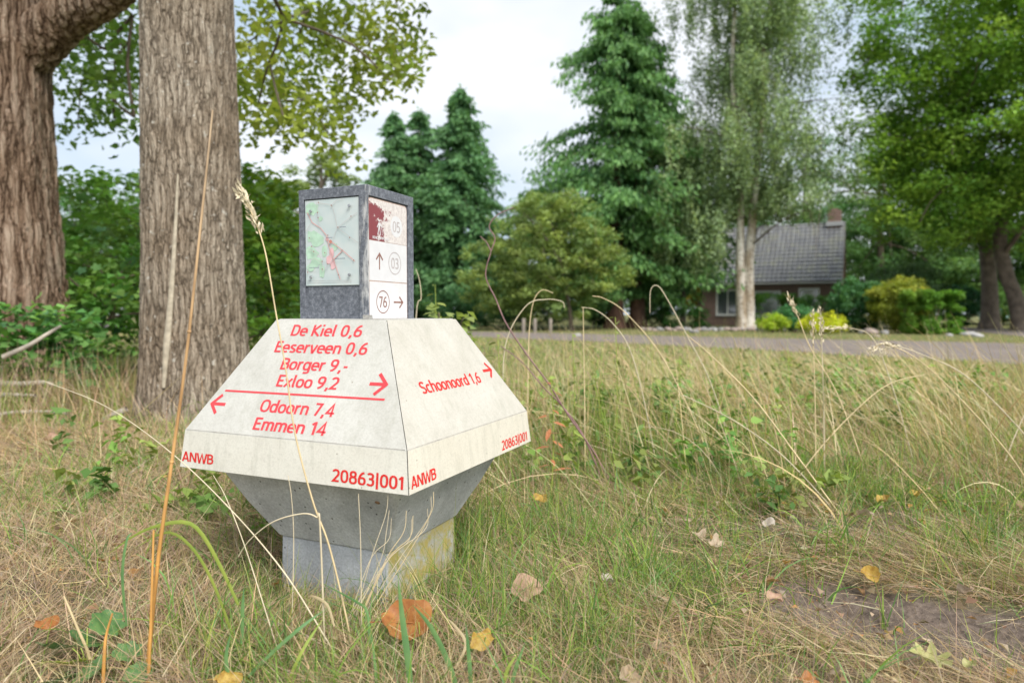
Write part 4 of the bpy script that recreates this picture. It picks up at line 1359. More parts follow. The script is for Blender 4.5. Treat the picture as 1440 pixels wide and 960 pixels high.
# ------------------------------------------------------------------ conifers
def conifer(label, base, H, Rmax, tops, seed, nb=300, q=10, c1=(0.03, 0.085, 0.04), c2=(0.065, 0.14, 0.06), trunk_r=0.3, prof=0.8, size=0.30, droop=0.9, clear=0.4, mat=None):
    rng = np.random.default_rng(seed)
    root = empty('conifer_tree', base)
    tag(root, label, 'conifer')
    bx, by, bz = base
    Ps, Ds, Ss, Cs = [], [], [], []
    paths = []
    for (tx, ty, th, share, rm) in tops:
        n = int(nb * share)
        u = rng.random(n) ** 0.85                         # 0 bottom .. 1 top
        zz = clear + u * (th - clear - 0.15)
        az = rng.random(n) * 2 * np.pi
        rad_ = rm * (np.clip(1 - u, 0, 1) ** prof) * (0.35 + 0.90 * rng.random(n) ** 0.9) + 0.12
        low = np.clip((u + 0.05) / 0.22, 0.55, 1); rad_ *= low
        for i in range(n):
            L = rad_[i]; dr = np.array((math.cos(az[i]), math.sin(az[i]), 0))
            m = max(4, int(5 + L * 4.2))
            t = np.linspace(0.22, 1.0, m)
            rise = rng.uniform(0.05, 0.35); fall = rng.uniform(0.35, 0.75)
            P = np.array((bx + tx, by + ty, zz[i])) + dr[None] * (t * L)[:, None]
            P[:, 2] += L * (rise * t - fall * t ** 2) * 0.8
            if i % 3 == 0 and L > 0.8:
                paths.append((np.vstack([np.array((bx + tx, by + ty, zz[i])), P[::2]]), np.linspace(0.035, 0.008, len(P[::2]) + 1)))
            for j in range(m):
                k = q
                sp = 0.07 + 0.11 * L * (0.35 + 0.5 * t[j] * (1 - 0.6 * t[j]))
                pp = P[j] + rng.normal(0, 1, (k, 3)) * np.array((sp, sp, 0.10))
                lat = rng.normal(0, 0.6, (k, 3)); lat[:, 2] *= 0.3
                dd = dr[None] * 0.55 + lat + np.array((0, 0, -droop))[None]
                Ps.append(pp); Ds.append(dd)
                Ss.append(size * (0.6 + 0.7 * rng.random(k)))
                f = np.clip(t[j] * 0.7 + rng.normal(0, 0.2, k), 0, 1)[:, None]  # paler towards the tips: new growth, plus sunlit tips put into the colour
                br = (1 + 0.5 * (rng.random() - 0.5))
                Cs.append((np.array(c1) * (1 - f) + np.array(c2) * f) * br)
        # leader tuft
        k = 50
        hh = rng.random(k)
        Ps.append(np.stack([bx + tx + rng.normal(0, 0.07, k) * (1.4 - hh), by + ty + rng.normal(0, 0.07, k) * (1.4 - hh), th - 0.9 + hh * 0.95], 1))
        Ds.append(np.stack([rng.normal(0, .5, k), rng.normal(0, .5, k), np.full(k, 0.5)], 1)); Ss.append(np.full(k, size * 0.8)); Cs.append(np.tile(np.array(c2), (k, 1)))
    P = np.concatenate(Ps); D = np.concatenate(Ds); S = np.concatenate(Ss); Cc = np.concatenate(Cs)
    D /= np.linalg.norm(D, axis=1, keepdims=True)
    B = np.cross(D, rand_unit(rng, len(D))); B /= np.linalg.norm(B, axis=1, keepdims=True) + 1e-9
    s = S[:, None]
    V = np.stack([P, P + D * s * 0.5 + B * s * 0.2, P + D * s, P + D * s * 0.5 - B * s * 0.2], 1).reshape(-1, 3)
    Q = np.arange(4 * len(P)).reshape(-1, 4)
    o = link('crown', np_mesh('crown', rel(V, base), Q, np.repeat(np.clip(Cc * LEAF_GAIN, 0.003, 1), 4, axis=0)), M_LEAF, root); o['kind'] = 'stuff'
    for (tx, ty, th, share, rm) in tops:
        me = trunk_mesh('trunk', [(bx + tx, by + ty, bz - 0.1), (bx + tx, by + ty, th * 0.4), (bx + tx, by + ty, th * 0.96)], [trunk_r, trunk_r * 0.65, 0.03], 14, 20, trunk_r * 0.5, seed, base)
        link('trunk', me, mat or M_BARK_FAR, root)
    add_twigs(root, base, paths, M_TWIG, 4, 'boughs')
    return root


b = at(866, 452, 35.0)
conifer('tallest conifer with drooping sprays, left of the birch', (b.x, b.y, 0), 17.6, 4.6, [(0, 0, 17.4, 0.66, 5.9), (1.2, 0.5, 16.2, 0.34, 4.6)], 41, 400, 12, (0.032, 0.09, 0.035), (0.115, 0.215, 0.07), 0.42, 0.62, 0.30, 1.1, 1.2, M_BARK_RED)
b = at(648, 452, 40.0)
conifer('dark pointed conifer, right one of the pair behind the route post', (b.x, b.y, 0), 14, 3.0, [(0, 0, 13.9, 1.0, 4.0)], 42, 360, 11, (0.036, 0.098, 0.045), (0.095, 0.185, 0.075), 0.3, 0.74, 0.30, 0.6, 0.3)
b = at(570, 452, 41.0)
conifer('twin-topped dark conifer, left one of the pair behind the route post', (b.x, b.y, 0), 12.8, 2.6, [(-0.6, 0, 12.6, 0.5, 3.3), (0.9, 0.2, 12.9, 0.5, 3.3)], 43, 440, 11, (0.038, 0.10, 0.046), (0.10, 0.19, 0.078), 0.26, 0.7, 0.30, 0.6, 0.3)
b = at(960, 452, 37.5)
conifer('smaller dark conifer between the tallest conifer and the birch', (b.x, b.y, 0), 9.5, 2.4, [(0, 0, 10.5, 1.0, 2.6)], 44, 170, 8, (0.035, 0.10, 0.05), (0.08, 0.17, 0.075), 0.16, 0.7, 0.34, 0.8, 1.9)


# ------------------------------------------------------------------ birch
def birch():
    rng = np.random.default_rng(51)
    g = at(1049, 460, 32.5); bx, by = g.x, g.y
    base = (bx, by, 0.0)
    root = empty('birch_tree', base)
    tag(root, 'white-barked birch with forked trunk in front of the house', 'tree')
    T = lambda px, py: tuple(at(px, py, by))
    P1 = smooth_path([(bx - 0.18, by, -0.1), T(1042, 420), T(1041, 380), T(1041, 330), T(1040, 230), T(1030, 100), T(1038, -60), T(1040, -160)], 50)
    P2 = smooth_path([(bx + 0.14, by, -0.1), T(1053, 420), T(1053.5, 370), T(1058, 310), T(1066, 220), T(1078, 90), T(1088, -40), T(1090, -130)], 50)
    r1 = np.interp(np.linspace(0, 1, 50), [0, .06, .3, .7, 1], [0.36, 0.25, 0.21, 0.11, 0.03])
    r2 = np.interp(np.linspace(0, 1, 50), [0, .06, .3, .7, 1], [0.38, 0.27, 0.22, 0.11, 0.03])
    link('trunk', tube_mesh('trunk', [(rel(P1, base), r1)], 14), M_BIRCH, root)
    link('trunk', tube_mesh('trunk', [(rel(P2, base), r2)], 14), M_BIRCH, root)
    # slim hanging twigs: clumps strung below arching branches
    C = []; paths = []; lp = []
    for i in range(175):
        src = P1 if rng.random() < 0.5 else P2
        k = int(rng.integers(16, 49)); s = src[k]
        az = rng.random() * 2 * np.pi; L = rng.uniform(1.4, 5.6) * (1.05 - 0.45 * (k - 16) / 33)
        e = s + np.array((math.cos(az) * L, math.sin(az) * L, rng.uniform(0.3, 1.4)))
        mid = (s + e) / 2 + np.array((0, 0, 0.35))
        P = smooth_path([s, mid, e], 8)
        lp.append((P, np.linspace(0.05, 0.012, 8)))
        for j in range(2, 8):
            for h in range(int(rng.integers(2, 4))):
                q = P[j] + rng.normal(0, 0.25, 3) * np.array((1, 1, 0.4))
                hang = rng.uniform(0.5, 2.2)
                paths.append((np.stack([P[j], (P[j] + q) / 2 + np.array((0, 0, -hang * 0.35)), q + np.array((0, 0, -hang))]), np.array((0.010, 0.007, 0.004))))
                nseg = int(3 + hang * 3)
                for tt in np.linspace(0, 1, nseg):
                    C.append(q + np.array((0, 0, -hang * tt)))
    C = np.array(C)
    C = C[(C[:, 2] > 2.2) & ~((C[:, 2] < 5.3) & (C[:, 0] > bx - 1.2))]
    add_crown(root, base, rng, C, 0.28, 7, 0.145, (0.125, 0.185, 0.10), (0.21, 0.265, 0.13), 0.6, 0.1, 0.6, 1.3, (0.35, 0.25, 0.4))
    add_twigs(root, base, paths[:500], M_TWIG, 3, 'hanging_twigs')
    for P, r in lp[:24]:
        link('limb', tube_mesh('limb', [(rel(P, base), r)], 6), M_TWIG, root)


birch()


# ------------------------------------------------------------------ deciduous trees
def tree(name, label, base, trunk, rads, ells, n_clump, rad, per, size, c1, c2, seed, limbs=6, bark=None, cat='tree', group=None, inner=0.35, zmin=1.5, wid=0.62, var=(0.32, 0.2, 0.35), twig=90, flat=0.55):
    rng = np.random.default_rng(seed)
    root = empty(name, base)
    tag(root, label, cat, group)
    bark = bark or M_BARK_FAR
    link('trunk', trunk_mesh('trunk', trunk, rads, 18, 26, rads[0] * 0.35, seed, base), bark, root)
    C = ellip_clumps(rng, n_clump, ells, inner, zmin)
    add_crown(root, base, rng, C, rad, per, size, c1, c2, wid, 0.7, 0.2, flat, var)
    tp = smooth_path(trunk, 20)
    pick = rng.choice(len(C), min(limbs, len(C)), replace=False)
    ends = []
    for i in pick:
        s = tp[int(rng.integers(9, 18))]; e = C[i]
        P = smooth_path([s, s * 0.5 + e * 0.5 + np.array((0, 0, 0.08 * np.linalg.norm(e - s))), e], 10)
        link('limb', tube_mesh('limb', [(rel(P, base), np.linspace(rads[0] * 0.32, 0.03, 10))], 7), bark, root)
    if twig:
        add_twigs(root, base, twig_net(rng, tp[13], C, rads[0] * 0.25, 0.012, twig), M_TWIG, 4)
    return root


# oaks beside the side road on the right
o1 = at(1392, 458, 33.0)
tree('oak_tree', 'large oak with twisting trunk and spreading crown at right of the house', (o1.x, o1.y, 0),
     [(o1.x, o1.y, -0.1), tuple(at(1391, 400, 33)), tuple(at(1385, 345, 33)), tuple(at(1368, 290, 33)), tuple(at(1350, 200, 33)), tuple(at(1365, 60, 33))], [0.40, 0.34, 0.30, 0.26, 0.20, 0.08],
     [(o1.x + 0.5, o1.y - 3, 9.4, 7.4, 7.0, 6.2), (o1.x - 3.2, o1.y - 4.5, 8.2, 4.2, 4.0, 4.6), (o1.x + 0.5, o1.y - 6, 13.5, 7.0, 5, 5.0), (o1.x - 4.6, o1.y - 4, 12.5, 4.0, 3.6, 5.5), (o1.x - 4.6, o1.y - 3.5, 6.4, 3.8, 3.2, 3.2), (o1.x - 6.6, o1.y - 3, 9.5, 2.4, 2.4, 4.2)],
     1080, 0.85, 88, 0.20, (0.10, 0.20, 0.036), (0.19, 0.275, 0.05), 61, 9, None, zmin=2.6, twig=140)
o2 = at(1438, 462, 30.5)
tree('oak_tree', 'leaning oak trunk at the right edge beside the side road', (o2.x, o2.y, 0),
     [(o2.x, o2.y, -0.1), tuple(at(1428, 420, 30.5)), tuple(at(1414, 380, 30.5)), tuple(at(1408, 320, 30.5)), tuple(at(1440, 220, 30)), tuple(at(1500, 60, 30))], [0.37, 0.33, 0.30, 0.26, 0.20, 0.08],
     [(o2.x + 4.5, o2.y - 2.5, 9.0, 5.5, 5.0, 5.8), (o2.x + 1.0, o2.y - 6.5, 9.0, 4.6, 3.8, 4.5)], 330, 0.95, 95, 0.18, (0.10, 0.20, 0.036), (0.18, 0.265, 0.05), 62, 7, None, zmin=3.0)

# rounded multi-stemmed shrub before the tallest conifer
s1 = at(775, 462, 30.0)
tree('round_shrub', 'big rounded shrub with olive-yellow leaves before the tallest conifer', (s1.x, s1.y, 0),
     [(s1.x + 0.9, s1.y, -0.1), (s1.x + 0.8, s1.y, 1.0), (s1.x + 0.5, s1.y, 2.6), (s1.x + 0.2, s1.y, 4.2)], [0.10, 0.08, 0.06, 0.03],
     [(s1.x, s1.y, 3.5, 2.7, 2.4, 2.6), (s1.x - 2.2, s1.y, 2.4, 1.9, 1.7, 1.7), (s1.x + 0.2, s1.y - 0.6, 1.5, 2.6, 1.4, 1.2), (s1.x + 2.0, s1.y + 0.2, 2.9, 1.7, 1.6, 1.6), (s1.x + 0.6, s1.y + 0.4, 4.8, 1.7, 1.5, 1.4)],
     460, 0.42, 58, 0.15, (0.105, 0.16, 0.06), (0.185, 0.225, 0.07), 63, 8, None, 'shrub', None, 0.4, 0.5, 0.6, (0.28, 0.2, 0.4), 120)

# trees behind
bgs = [
    ('soft grey-green tree behind the route post, left of the conifers', 455, 34, 9.0, 3.0, (0.12, 0.17, 0.08), (0.20, 0.24, 0.10), 0.22, 71),
    ('pale bushy tree between nearest trunk and route post in the distance', 375, 30, 6.8, 2.6, (0.07, 0.14, 0.06), (0.12, 0.19, 0.08), 0.20, 72),
    ('distant light tree in the gap left of the tallest conifer', 730, 62, 12.2, 4.4, (0.13, 0.19, 0.08), (0.20, 0.25, 0.11), 0.26, 73),
    ('dark green tree rising right behind the house roof', 1130, 56, 15.5, 6.5, (0.05, 0.12, 0.045), (0.09, 0.17, 0.06), 0.24, 74),
    ('green tree just right of the house chimney, behind the bushes', 1235, 48, 13.5, 5.2, (0.07, 0.145, 0.06), (0.13, 0.20, 0.07), 0.22, 75),
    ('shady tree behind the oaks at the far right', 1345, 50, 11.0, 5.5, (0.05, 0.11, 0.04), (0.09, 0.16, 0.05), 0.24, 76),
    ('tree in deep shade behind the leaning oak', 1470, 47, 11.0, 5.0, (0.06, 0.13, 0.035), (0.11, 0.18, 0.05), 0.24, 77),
    ('tree behind the birch, left of the house roof', 985, 52, 13.0, 5.0, (0.05, 0.12, 0.05), (0.09, 0.17, 0.07), 0.24, 78),
    ('tree in the distance behind the nearest trunk', 250, 36, 8.5, 4.5, (0.06, 0.13, 0.045), (0.11, 0.17, 0.06), 0.19, 79),
    ('tree in the distance behind the thick old trunk', 60, 34, 8.0, 5.0, (0.05, 0.12, 0.04), (0.10, 0.16, 0.05), 0.19, 80),
]
for (lab, px, d, h, r_, c1, c2, sz, sd) in bgs:
    g = at(px, 445, d); gx, gy = g.x, g.y
    tree('deciduous_tree', lab, (gx, gy, 0), [(gx, gy, -0.1), (gx + 0.1, gy, h * 0.3), (gx - 0.1, gy, h * 0.6), (gx, gy, h * 0.92)], [0.3, 0.24, 0.15, 0.04],
         [(gx, gy, h * 0.52, r_, r_, h * 0.46), (gx + r_ * 0.3, gy - r_ * 0.2, h * 0.36, r_ * 0.95, r_ * 0.9, h * 0.32)], 240, r_ * 0.18, 100, sz, c1, c2, sd, 4, None, 'tree', None, 0.4, 0.4, 0.62, (0.3, 0.2, 0.35), 40)

# a closing row of far trees, alike and half hidden
rng0 = np.random.default_rng(90)
proto = None
k = 0
for X in np.linspace(-66, 84, 17):
    Y = 84 + rng0.uniform(-6, 8)
    if proto is None:
        gx, gy = X, Y
        proto = tree('far_tree', 'far tree in the wooded row closing the view beyond the garden', (gx, gy, 0), [(gx, gy, -0.1), (gx, gy, 3.5), (gx, gy, 7), (gx, gy, 10)], [0.3, 0.25, 0.15, 0.05],
                     [(gx, gy, 5.8, 5.2, 3.5, 5.4), (gx - 1.5, gy, 3.0, 4.6, 3.2, 3.0)], 220, 0.95, 42, 0.42, (0.06, 0.125, 0.055), (0.11, 0.17, 0.08), 91, 0, None, 'tree', 'far trees closing the view', 0.4, 0.3, 0.62, (0.3, 0.2, 0.35), 0)
    else:
        r2 = proto.copy(); COL.objects.link(r2)
        r2.location = (X, Y, 0); r2.rotation_euler = (0, 0, 0.0); sc_ = rng0.uniform(0.85, 1.2); r2.scale = (sc_ * rng0.choice((-1, 1)), sc_, sc_)
        for ch in list(proto.children):
            c2_ = ch.copy(); COL.objects.link(c2_); c2_.parent = r2


# ------------------------------------------------------------------ the house
def house():
    A = np.array((460 / 960 * 39.5, 39.5)); yaw = -R(27.3)
    ax = np.array((math.cos(yaw), math.sin(yaw))); dp = np.array((-math.sin(yaw), math.cos(yaw)))
    L, W, EZ, RZ = 7.82, 7.0, 2.92, 6.29
    o = A - ax * L
    root = empty('house', (o[0], o[1], 0), yaw)
    tag(root, 'small brown brick house with grey tiled gable roof and chimney', 'house')
    m, n, b = mat_new('brown_brick')
    br = N(n, 'ShaderNodeTexBrick', Scale=1.0)
    br.inputs['Color1'].default_value = (0.19, 0.112, 0.095, 1); br.inputs['Color2'].default_value = (0.24, 0.148, 0.12, 1); br.inputs['Mortar'].default_value = (0.24, 0.205, 0.185, 1)
    br.inputs['Brick Width'].default_value = 0.22; br.inputs['Row Height'].default_value = 0.065; br.inputs['Mortar Size'].default_value = 0.006
    t = n.nodes.new('ShaderNodeTexCoord'); sx = n.nodes.new('ShaderNodeSeparateXYZ'); cx = n.nodes.new('ShaderNodeCombineXYZ')
    n.links.new(t.outputs['Object'], sx.inputs[0]); add = N(n, 'ShaderNodeMath', operation='ADD')
    n.links.new(sx.outputs['X'], add.inputs[0]); n.links.new(sx.outputs['Y'], add.inputs[1]); n.links.new(add.outputs[0], cx.inputs['X']); n.links.new(sx.outputs['Z'], cx.inputs['Y'])
    n.links.new(cx.outputs[0], br.inputs['Vector']); n.links.new(br.outputs['Color'], b.inputs['Base Color']); b.inputs['Roughness'].default_value = 0.9
    M_BRICK = m
    fac = Plane(root, (0, 0, 0), (1, 0, 0), (0, 0, 1))
    wins = []
    for (x0, x1, y0, y1) in ((1007, 1039.5, 407, 443.5), (1060, 1098, 409, 446), (1123, 1153, 405, 443)):
        u0, v1 = fac.uv(x0, y0); u1, _ = fac.uv(x1, y0); _, v0 = fac.uv((x0 + x1) / 2, y1)
        wins.append((u0, u1, v0, v1))
    # front wall with openings, built as a grid of boxes round them
    bm = bmesh.new()
    th = 0.25
    xs = [0.0]
    for (u0, u1, v0, v1) in wins: xs += [u0, u1]
    xs.append(L)
    for i in range(0, len(xs) - 1):
        a, c = xs[i], xs[i + 1]
        if i % 2 == 0: bm_box(bm, a, c, 0, th, 0, EZ)
        else:
            u0, u1, v0, v1 = wins[i // 2]
            bm_box(bm, a, c, 0, th, 0, v0); bm_box(bm, a, c, 0, th, v1, EZ)
    bmesh.ops.remove_doubles(bm, verts=bm.verts, dist=1e-5)
    link('front_wall', bm_mesh('front_wall', bm), M_BRICK, root)
    for nm, x0, x1 in (('gable_wall', 0.0, th), ('gable_wall', L - th, L)):
        V = []
        for x in (x0, x1): V += [(x, th, 0), (x, W, 0), (x, W, EZ), (x, W / 2, RZ - 0.15), (x, th, EZ + 0.1)]
        Fc = [(0, 1, 2, 3, 4), (9, 8, 7, 6, 5)] + [(i, 5 + i, 5 + (i + 1) % 5, (i + 1) % 5) for i in range(5)]
        bm = bmesh.new(); vs = [bm.verts.new(v) for v in V]
        for f in Fc: bm.faces.new([vs[i] for i in f])
        link(nm, bm_mesh(nm, bm), M_BRICK, root)
    link('back_wall', box_mesh('back_wall', th, L - th, W - th, W, 0, EZ), M_BRICK, root)
    m_room = plain('room_dark', (0.05, 0.05, 0.05), 0.9)
    link('room_back', box_mesh('room_back', th + 0.01, L - th - 0.01, 2.4, 2.45, 0.0, EZ), m_room, root)
    # windows
    m_fr = plain('window_frame_white', (0.82, 0.82, 0.81), 0.5)
    mg, n, b = mat_new('window_glass')
    b.inputs['Base Color'].default_value = (0.10, 0.115, 0.13, 1); b.inputs['Roughness'].default_value = 0.05; b.inputs['IOR'].default_value = 2.4
    m_cur = plain('curtain', (0.55, 0.56, 0.58), 0.9, 0.3, 3)
    for i, (u0, u1, v0, v1) in enumerate(wins):
        bm = bmesh.new(); e = 0.10
        bm_box(bm, u0 + 0.004, u0 + e, -0.01, 0.12, v0 + 0.004, v1 - 0.004); bm_box(bm, u1 - e, u1 - 0.004, -0.01, 0.12, v0 + 0.004, v1 - 0.004)
        bm_box(bm, u0 + e, u1 - e, -0.008, 0.118, v0 + 0.004, v0 + e); bm_box(bm, u0 + e, u1 - e, -0.008, 0.118, v1 - e, v1 - 0.004)
        if i == 0: bm_box(bm, (u0 + u1) / 2 - 0.03, (u0 + u1) / 2 + 0.03, 0.054, 0.116, v0 + e, v1 - e)
        wf = link('window', bm_mesh('window', bm), m_fr, root)
        link('pane', box_mesh('pane', u0 + e - 0.01, u1 - e + 0.01, 0.08, 0.09, v0 + e - 0.01, v1 - e + 0.01), mg, wf)
        link('sill', box_mesh('sill', u0 - 0.04, u1 + 0.04, -0.05, -0.0005, v0 - 0.06, v0 - 0.001, 0.006), plain('sill_grey', (0.3, 0.3, 0.3), 0.8), wf)
    # tiled roof: real pan-tile waves, course by course
    m, n, b = mat_new('grey_pantile')
    t = N(n, 'ShaderNodeTexNoise', Scale=1.6, Detail=6.0, Roughness=0.65); n.links.new(objco(n), t.inputs['Vector'])
    c = ramp(n, t.outputs['Fac'], [(0.3, (0.13, 0.135, 0.15)), (0.5, (0.20, 0.205, 0.215)), (0.68, (0.24, 0.25, 0.19))]).outputs[0]
    n.links.new(c, b.inputs['Base Color']); b.inputs['Roughness'].default_value = 0.6
    M_TILE = m
    ov = 0.35
    slope = Vector((0, W / 2 + ov, RZ - EZ + ov * (RZ - EZ) / (W / 2)))
    SL = slope.length
    rows, cols = 15, 30
    for side in (0, 1):
        V, Fc = [], []
        wv = (L + 0.3) / cols
        per = 6
        for r_ in range(rows):
            s0, s1 = r_ / rows * SL, (r_ + 1) / rows * SL + 0.05
            for end, s_ in ((0, s0), (1, s1)):
                for q in range(cols * per + 1):
                    x = -0.15 + q / per * wv
                    hgt = 0.035 * (0.5 + 0.5 * math.cos(2 * math.pi * q / per)) + (0.075 if end == 0 else 0.0)
                    y = -ov + slope.y * s_ / SL; z = EZ - ov * (RZ - EZ) / (W / 2) + slope.z * s_ / SL
                    ny, nz_ = -slope.z / SL, slope.y / SL
                    yy = y + ny * hgt
                    if side: yy = W - yy
                    V.append((x, yy, z + nz_ * hgt + 0.04))
            k0 = r_ * 2 * (cols * per + 1)
            for q in range(cols * per):
                a = k0 + q; Fc.append((a, a + 1, a + 1 + cols * per + 1, a + cols * per + 1))
        me = py_mesh('roof_tiles', V, Fc)
        ro = link('roof_tiles', me, M_TILE, root); ro['kind'] = 'stuff'
        # under-board
        y0 = -ov if not side else W + ov; zz = EZ - ov * (RZ - EZ) / (W / 2)
        V = [(-0.14, y0, zz), (L + 0.14, y0, zz), (L + 0.14, W / 2, RZ), (-0.14, W / 2, RZ), (-0.14, y0, zz - 0.14), (L + 0.14, y0, zz - 0.14), (L + 0.14, W / 2, RZ - 0.14), (-0.14, W / 2, RZ - 0.14)]
        bm = bmesh.new(); vs = [bm.verts.new(v) for v in V]
        for f in ((0, 1, 2, 3), (7, 6, 5, 4), (0, 4, 5, 1), (1, 5, 6, 2), (3, 2, 6, 7), (0, 3, 7, 4)): bm.faces.new([vs[i] for i in f])
        link('roof_deck', bm_mesh('roof_deck', bm), plain('fascia_wood', (0.20, 0.17, 0.14), 0.8), root)
    zz = EZ - ov * (RZ - EZ) / (W / 2)
    gp = [(-0.15, -ov - 0.06, zz - 0.04), (L + 0.15, -ov - 0.06, zz - 0.04)]
    link('gutter', tube_mesh('gutter', [(np.array([gp[0], ((gp[0][0] + gp[1][0]) / 2, gp[0][1], gp[0][2]), gp[1]]), 0.055)], 10), plain('gutter_zinc', (0.34, 0.34, 0.33), 0.5), root)
    rp = [(-0.15, W / 2, RZ + 0.05), (L / 2, W / 2, RZ + 0.05), (L + 0.15, W / 2, RZ + 0.05)]
    link('ridge_tiles', tube_mesh('ridge_tiles', [(np.array(rp), 0.12)], 10), M_TILE, root)
    link('drainpipe', tube_mesh('drainpipe', [(np.array([(L - 0.12, -0.06, 0), (L - 0.12, -0.06, 1.4), (L - 0.12, -0.06, EZ - 0.2)]), 0.045)], 8), plain('pipe_blue_grey', (0.16, 0.18, 0.23), 0.5), root)
    ch = link('chimney', box_mesh('chimney', L - 0.85, L - 0.10, W / 2 - 0.38, W / 2 + 0.38, RZ - 0.5, RZ + 0.86, 0.01), M_BRICK, root)
    link('flashing', box_mesh('flashing', L - 0.95, L + 0.0, W / 2 - 0.48, W / 2 + 0.30, RZ - 0.12, RZ + 0.14, 0.01), plain('lead_flashing', (0.40, 0.41, 0.44), 0.5), ch)
    link('chimney_pot', box_mesh('chimney_pot', L - 0.65, L - 0.30, W / 2 - 0.16, W / 2 + 0.16, RZ + 0.861, RZ + 1.0, 0.02), plain('pot_clay', (0.16, 0.10, 0.08), 0.8), ch)


house()


# ------------------------------------------------------------------ garden bushes, hedges, stones
def bush(name, label, px, py_top, py_bot, half_px, d, c1, c2, seed, size=0.10, n=90, per=48, boxy=False, cat='bush', zmin=0.05):
    rng = np.random.default_rng(seed)
    g = at(px, py_bot, d); gx, gy = g.x, g.y
    zt = at(px, py_top, d).z; hw = half_px / 960 * d
    base = (gx, gy, 0.0)
    root = empty(name, base); tag(root, label, cat)
    if boxy:
        u = rng.random((n, 3)) * 2 - 1; u = np.sign(u) * np.abs(u) ** 0.45
        C = np.array((gx, gy, zt * 0.48)) + u * np.array((hw * 0.9, hw * 0.55, zt * 0.44))
    else:
        C = ellip_clumps(rng, n, [(gx, gy, zt * 0.5, hw * 0.9, hw * 0.8, zt * 0.46)], 0.45, zmin)
    add_crown(root, base, rng, C, max(0.16, hw * 0.2), per, size, c1, c2, 0.6, 0.5, 0.1, 0.75, (0.22, 0.2, 0.3), 'foliage')
    add_twigs(root, base, twig_net(rng, np.array((gx, gy, 0.0)), C, 0.05, 0.01, 40), M_TWIG, 4, 'stems')
    return root


bush('clipped_bush', 'tall clipped green bush with domed top, right end of the garden bushes', 1320, 407, 468, 27, 24.5, (0.065, 0.15, 0.022), (0.11, 0.20, 0.03), 101, 0.08, 190, 66, True)
bush('clipped_bush', 'paler clipped bush beside the tall domed bush', 1292, 405, 468, 22, 24.8, (0.08, 0.155, 0.025), (0.13, 0.20, 0.035), 102, 0.08, 170, 66, True)
bush('shrub', 'yellow-orange tinged shrub in the middle of the garden bushes', 1262, 384, 467, 46, 26.0, (0.14, 0.18, 0.03), (0.24, 0.23, 0.04), 103, 0.10, 190, 55)
bush('shrub', 'dark blue-green shrub in front of the house corner', 1205, 388, 466, 44, 27.5, (0.04, 0.11, 0.045), (0.075, 0.16, 0.06), 104, 0.11, 190, 55)
bush('shrub', 'greyish domed shrub behind the yellow-orange shrub', 1270, 362, 460, 58, 33.0, (0.06, 0.115, 0.055), (0.10, 0.15, 0.075), 105, 0.14, 190, 50)
bush('hedge', 'clipped dark green hedge under the middle house window', 1085, 411, 462, 27, 34.5, (0.05, 0.135, 0.028), (0.12, 0.22, 0.04), 106, 0.085, 110, 50, True, 'hedge')
bush('hedge', 'low clipped hedge under the right house window', 1148, 413, 462, 30, 34.0, (0.05, 0.135, 0.03), (0.10, 0.20, 0.04), 107, 0.085, 110, 50, True, 'hedge')
bush('hedge', 'low dark hedge left of the big house window', 962, 434, 460, 32, 34.5, (0.03, 0.095, 0.025), (0.06, 0.145, 0.035), 108, 0.085, 100, 46, True, 'hedge')
bush('ground_shrub', 'bright yellow-green flowering clump at the front of the garden', 1160, 440, 467, 38, 25.5, (0.30, 0.34, 0.025), (0.45, 0.43, 0.03), 109, 0.075, 80, 46, False, 'plant')
bush('ground_shrub', 'yellow-green clump just right of the birch foot', 1088, 441, 467, 24, 27.0, (0.20, 0.29, 0.03), (0.33, 0.36, 0.03), 110, 0.075, 70, 40, False, 'plant')
bush('ground_shrub', 'blue-green low plant between the two yellow-green clumps', 1118, 428, 465, 34, 28.0, (0.04, 0.13, 0.055), (0.08, 0.19, 0.08), 111, 0.09, 80, 40, False, 'plant')
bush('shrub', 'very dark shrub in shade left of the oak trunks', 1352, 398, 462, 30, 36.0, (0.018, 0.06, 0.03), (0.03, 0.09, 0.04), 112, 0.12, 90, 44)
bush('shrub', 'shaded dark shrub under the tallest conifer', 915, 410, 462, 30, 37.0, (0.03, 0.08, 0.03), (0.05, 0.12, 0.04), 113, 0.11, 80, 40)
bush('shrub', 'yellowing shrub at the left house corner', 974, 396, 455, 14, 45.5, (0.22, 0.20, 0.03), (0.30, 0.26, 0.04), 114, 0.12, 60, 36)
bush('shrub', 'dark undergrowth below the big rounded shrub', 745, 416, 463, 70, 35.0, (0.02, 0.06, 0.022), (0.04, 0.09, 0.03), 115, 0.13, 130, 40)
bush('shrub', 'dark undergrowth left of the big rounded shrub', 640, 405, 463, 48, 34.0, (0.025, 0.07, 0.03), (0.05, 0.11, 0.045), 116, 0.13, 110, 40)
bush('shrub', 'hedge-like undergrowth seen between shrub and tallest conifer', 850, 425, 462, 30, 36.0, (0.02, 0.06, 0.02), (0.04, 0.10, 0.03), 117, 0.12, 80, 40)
bush('shrub', 'green shrub low behind the route post on the left', 470, 380, 463, 60, 24.0, (0.06, 0.13, 0.035), (0.11, 0.18, 0.05), 118, 0.11, 140, 46)
bush('shrub', 'distant hedge bush between the two oak trunks', 1412, 405, 452, 26, 44.0, (0.07, 0.15, 0.04), (0.12, 0.20, 0.06), 119, 0.14, 70, 40)
bush('shrub', 'broad green shrub filling the gap left of the oak trunks', 1375, 350, 456, 48, 47.0, (0.06, 0.13, 0.04), (0.10, 0.18, 0.055), 121, 0.17, 130, 50)
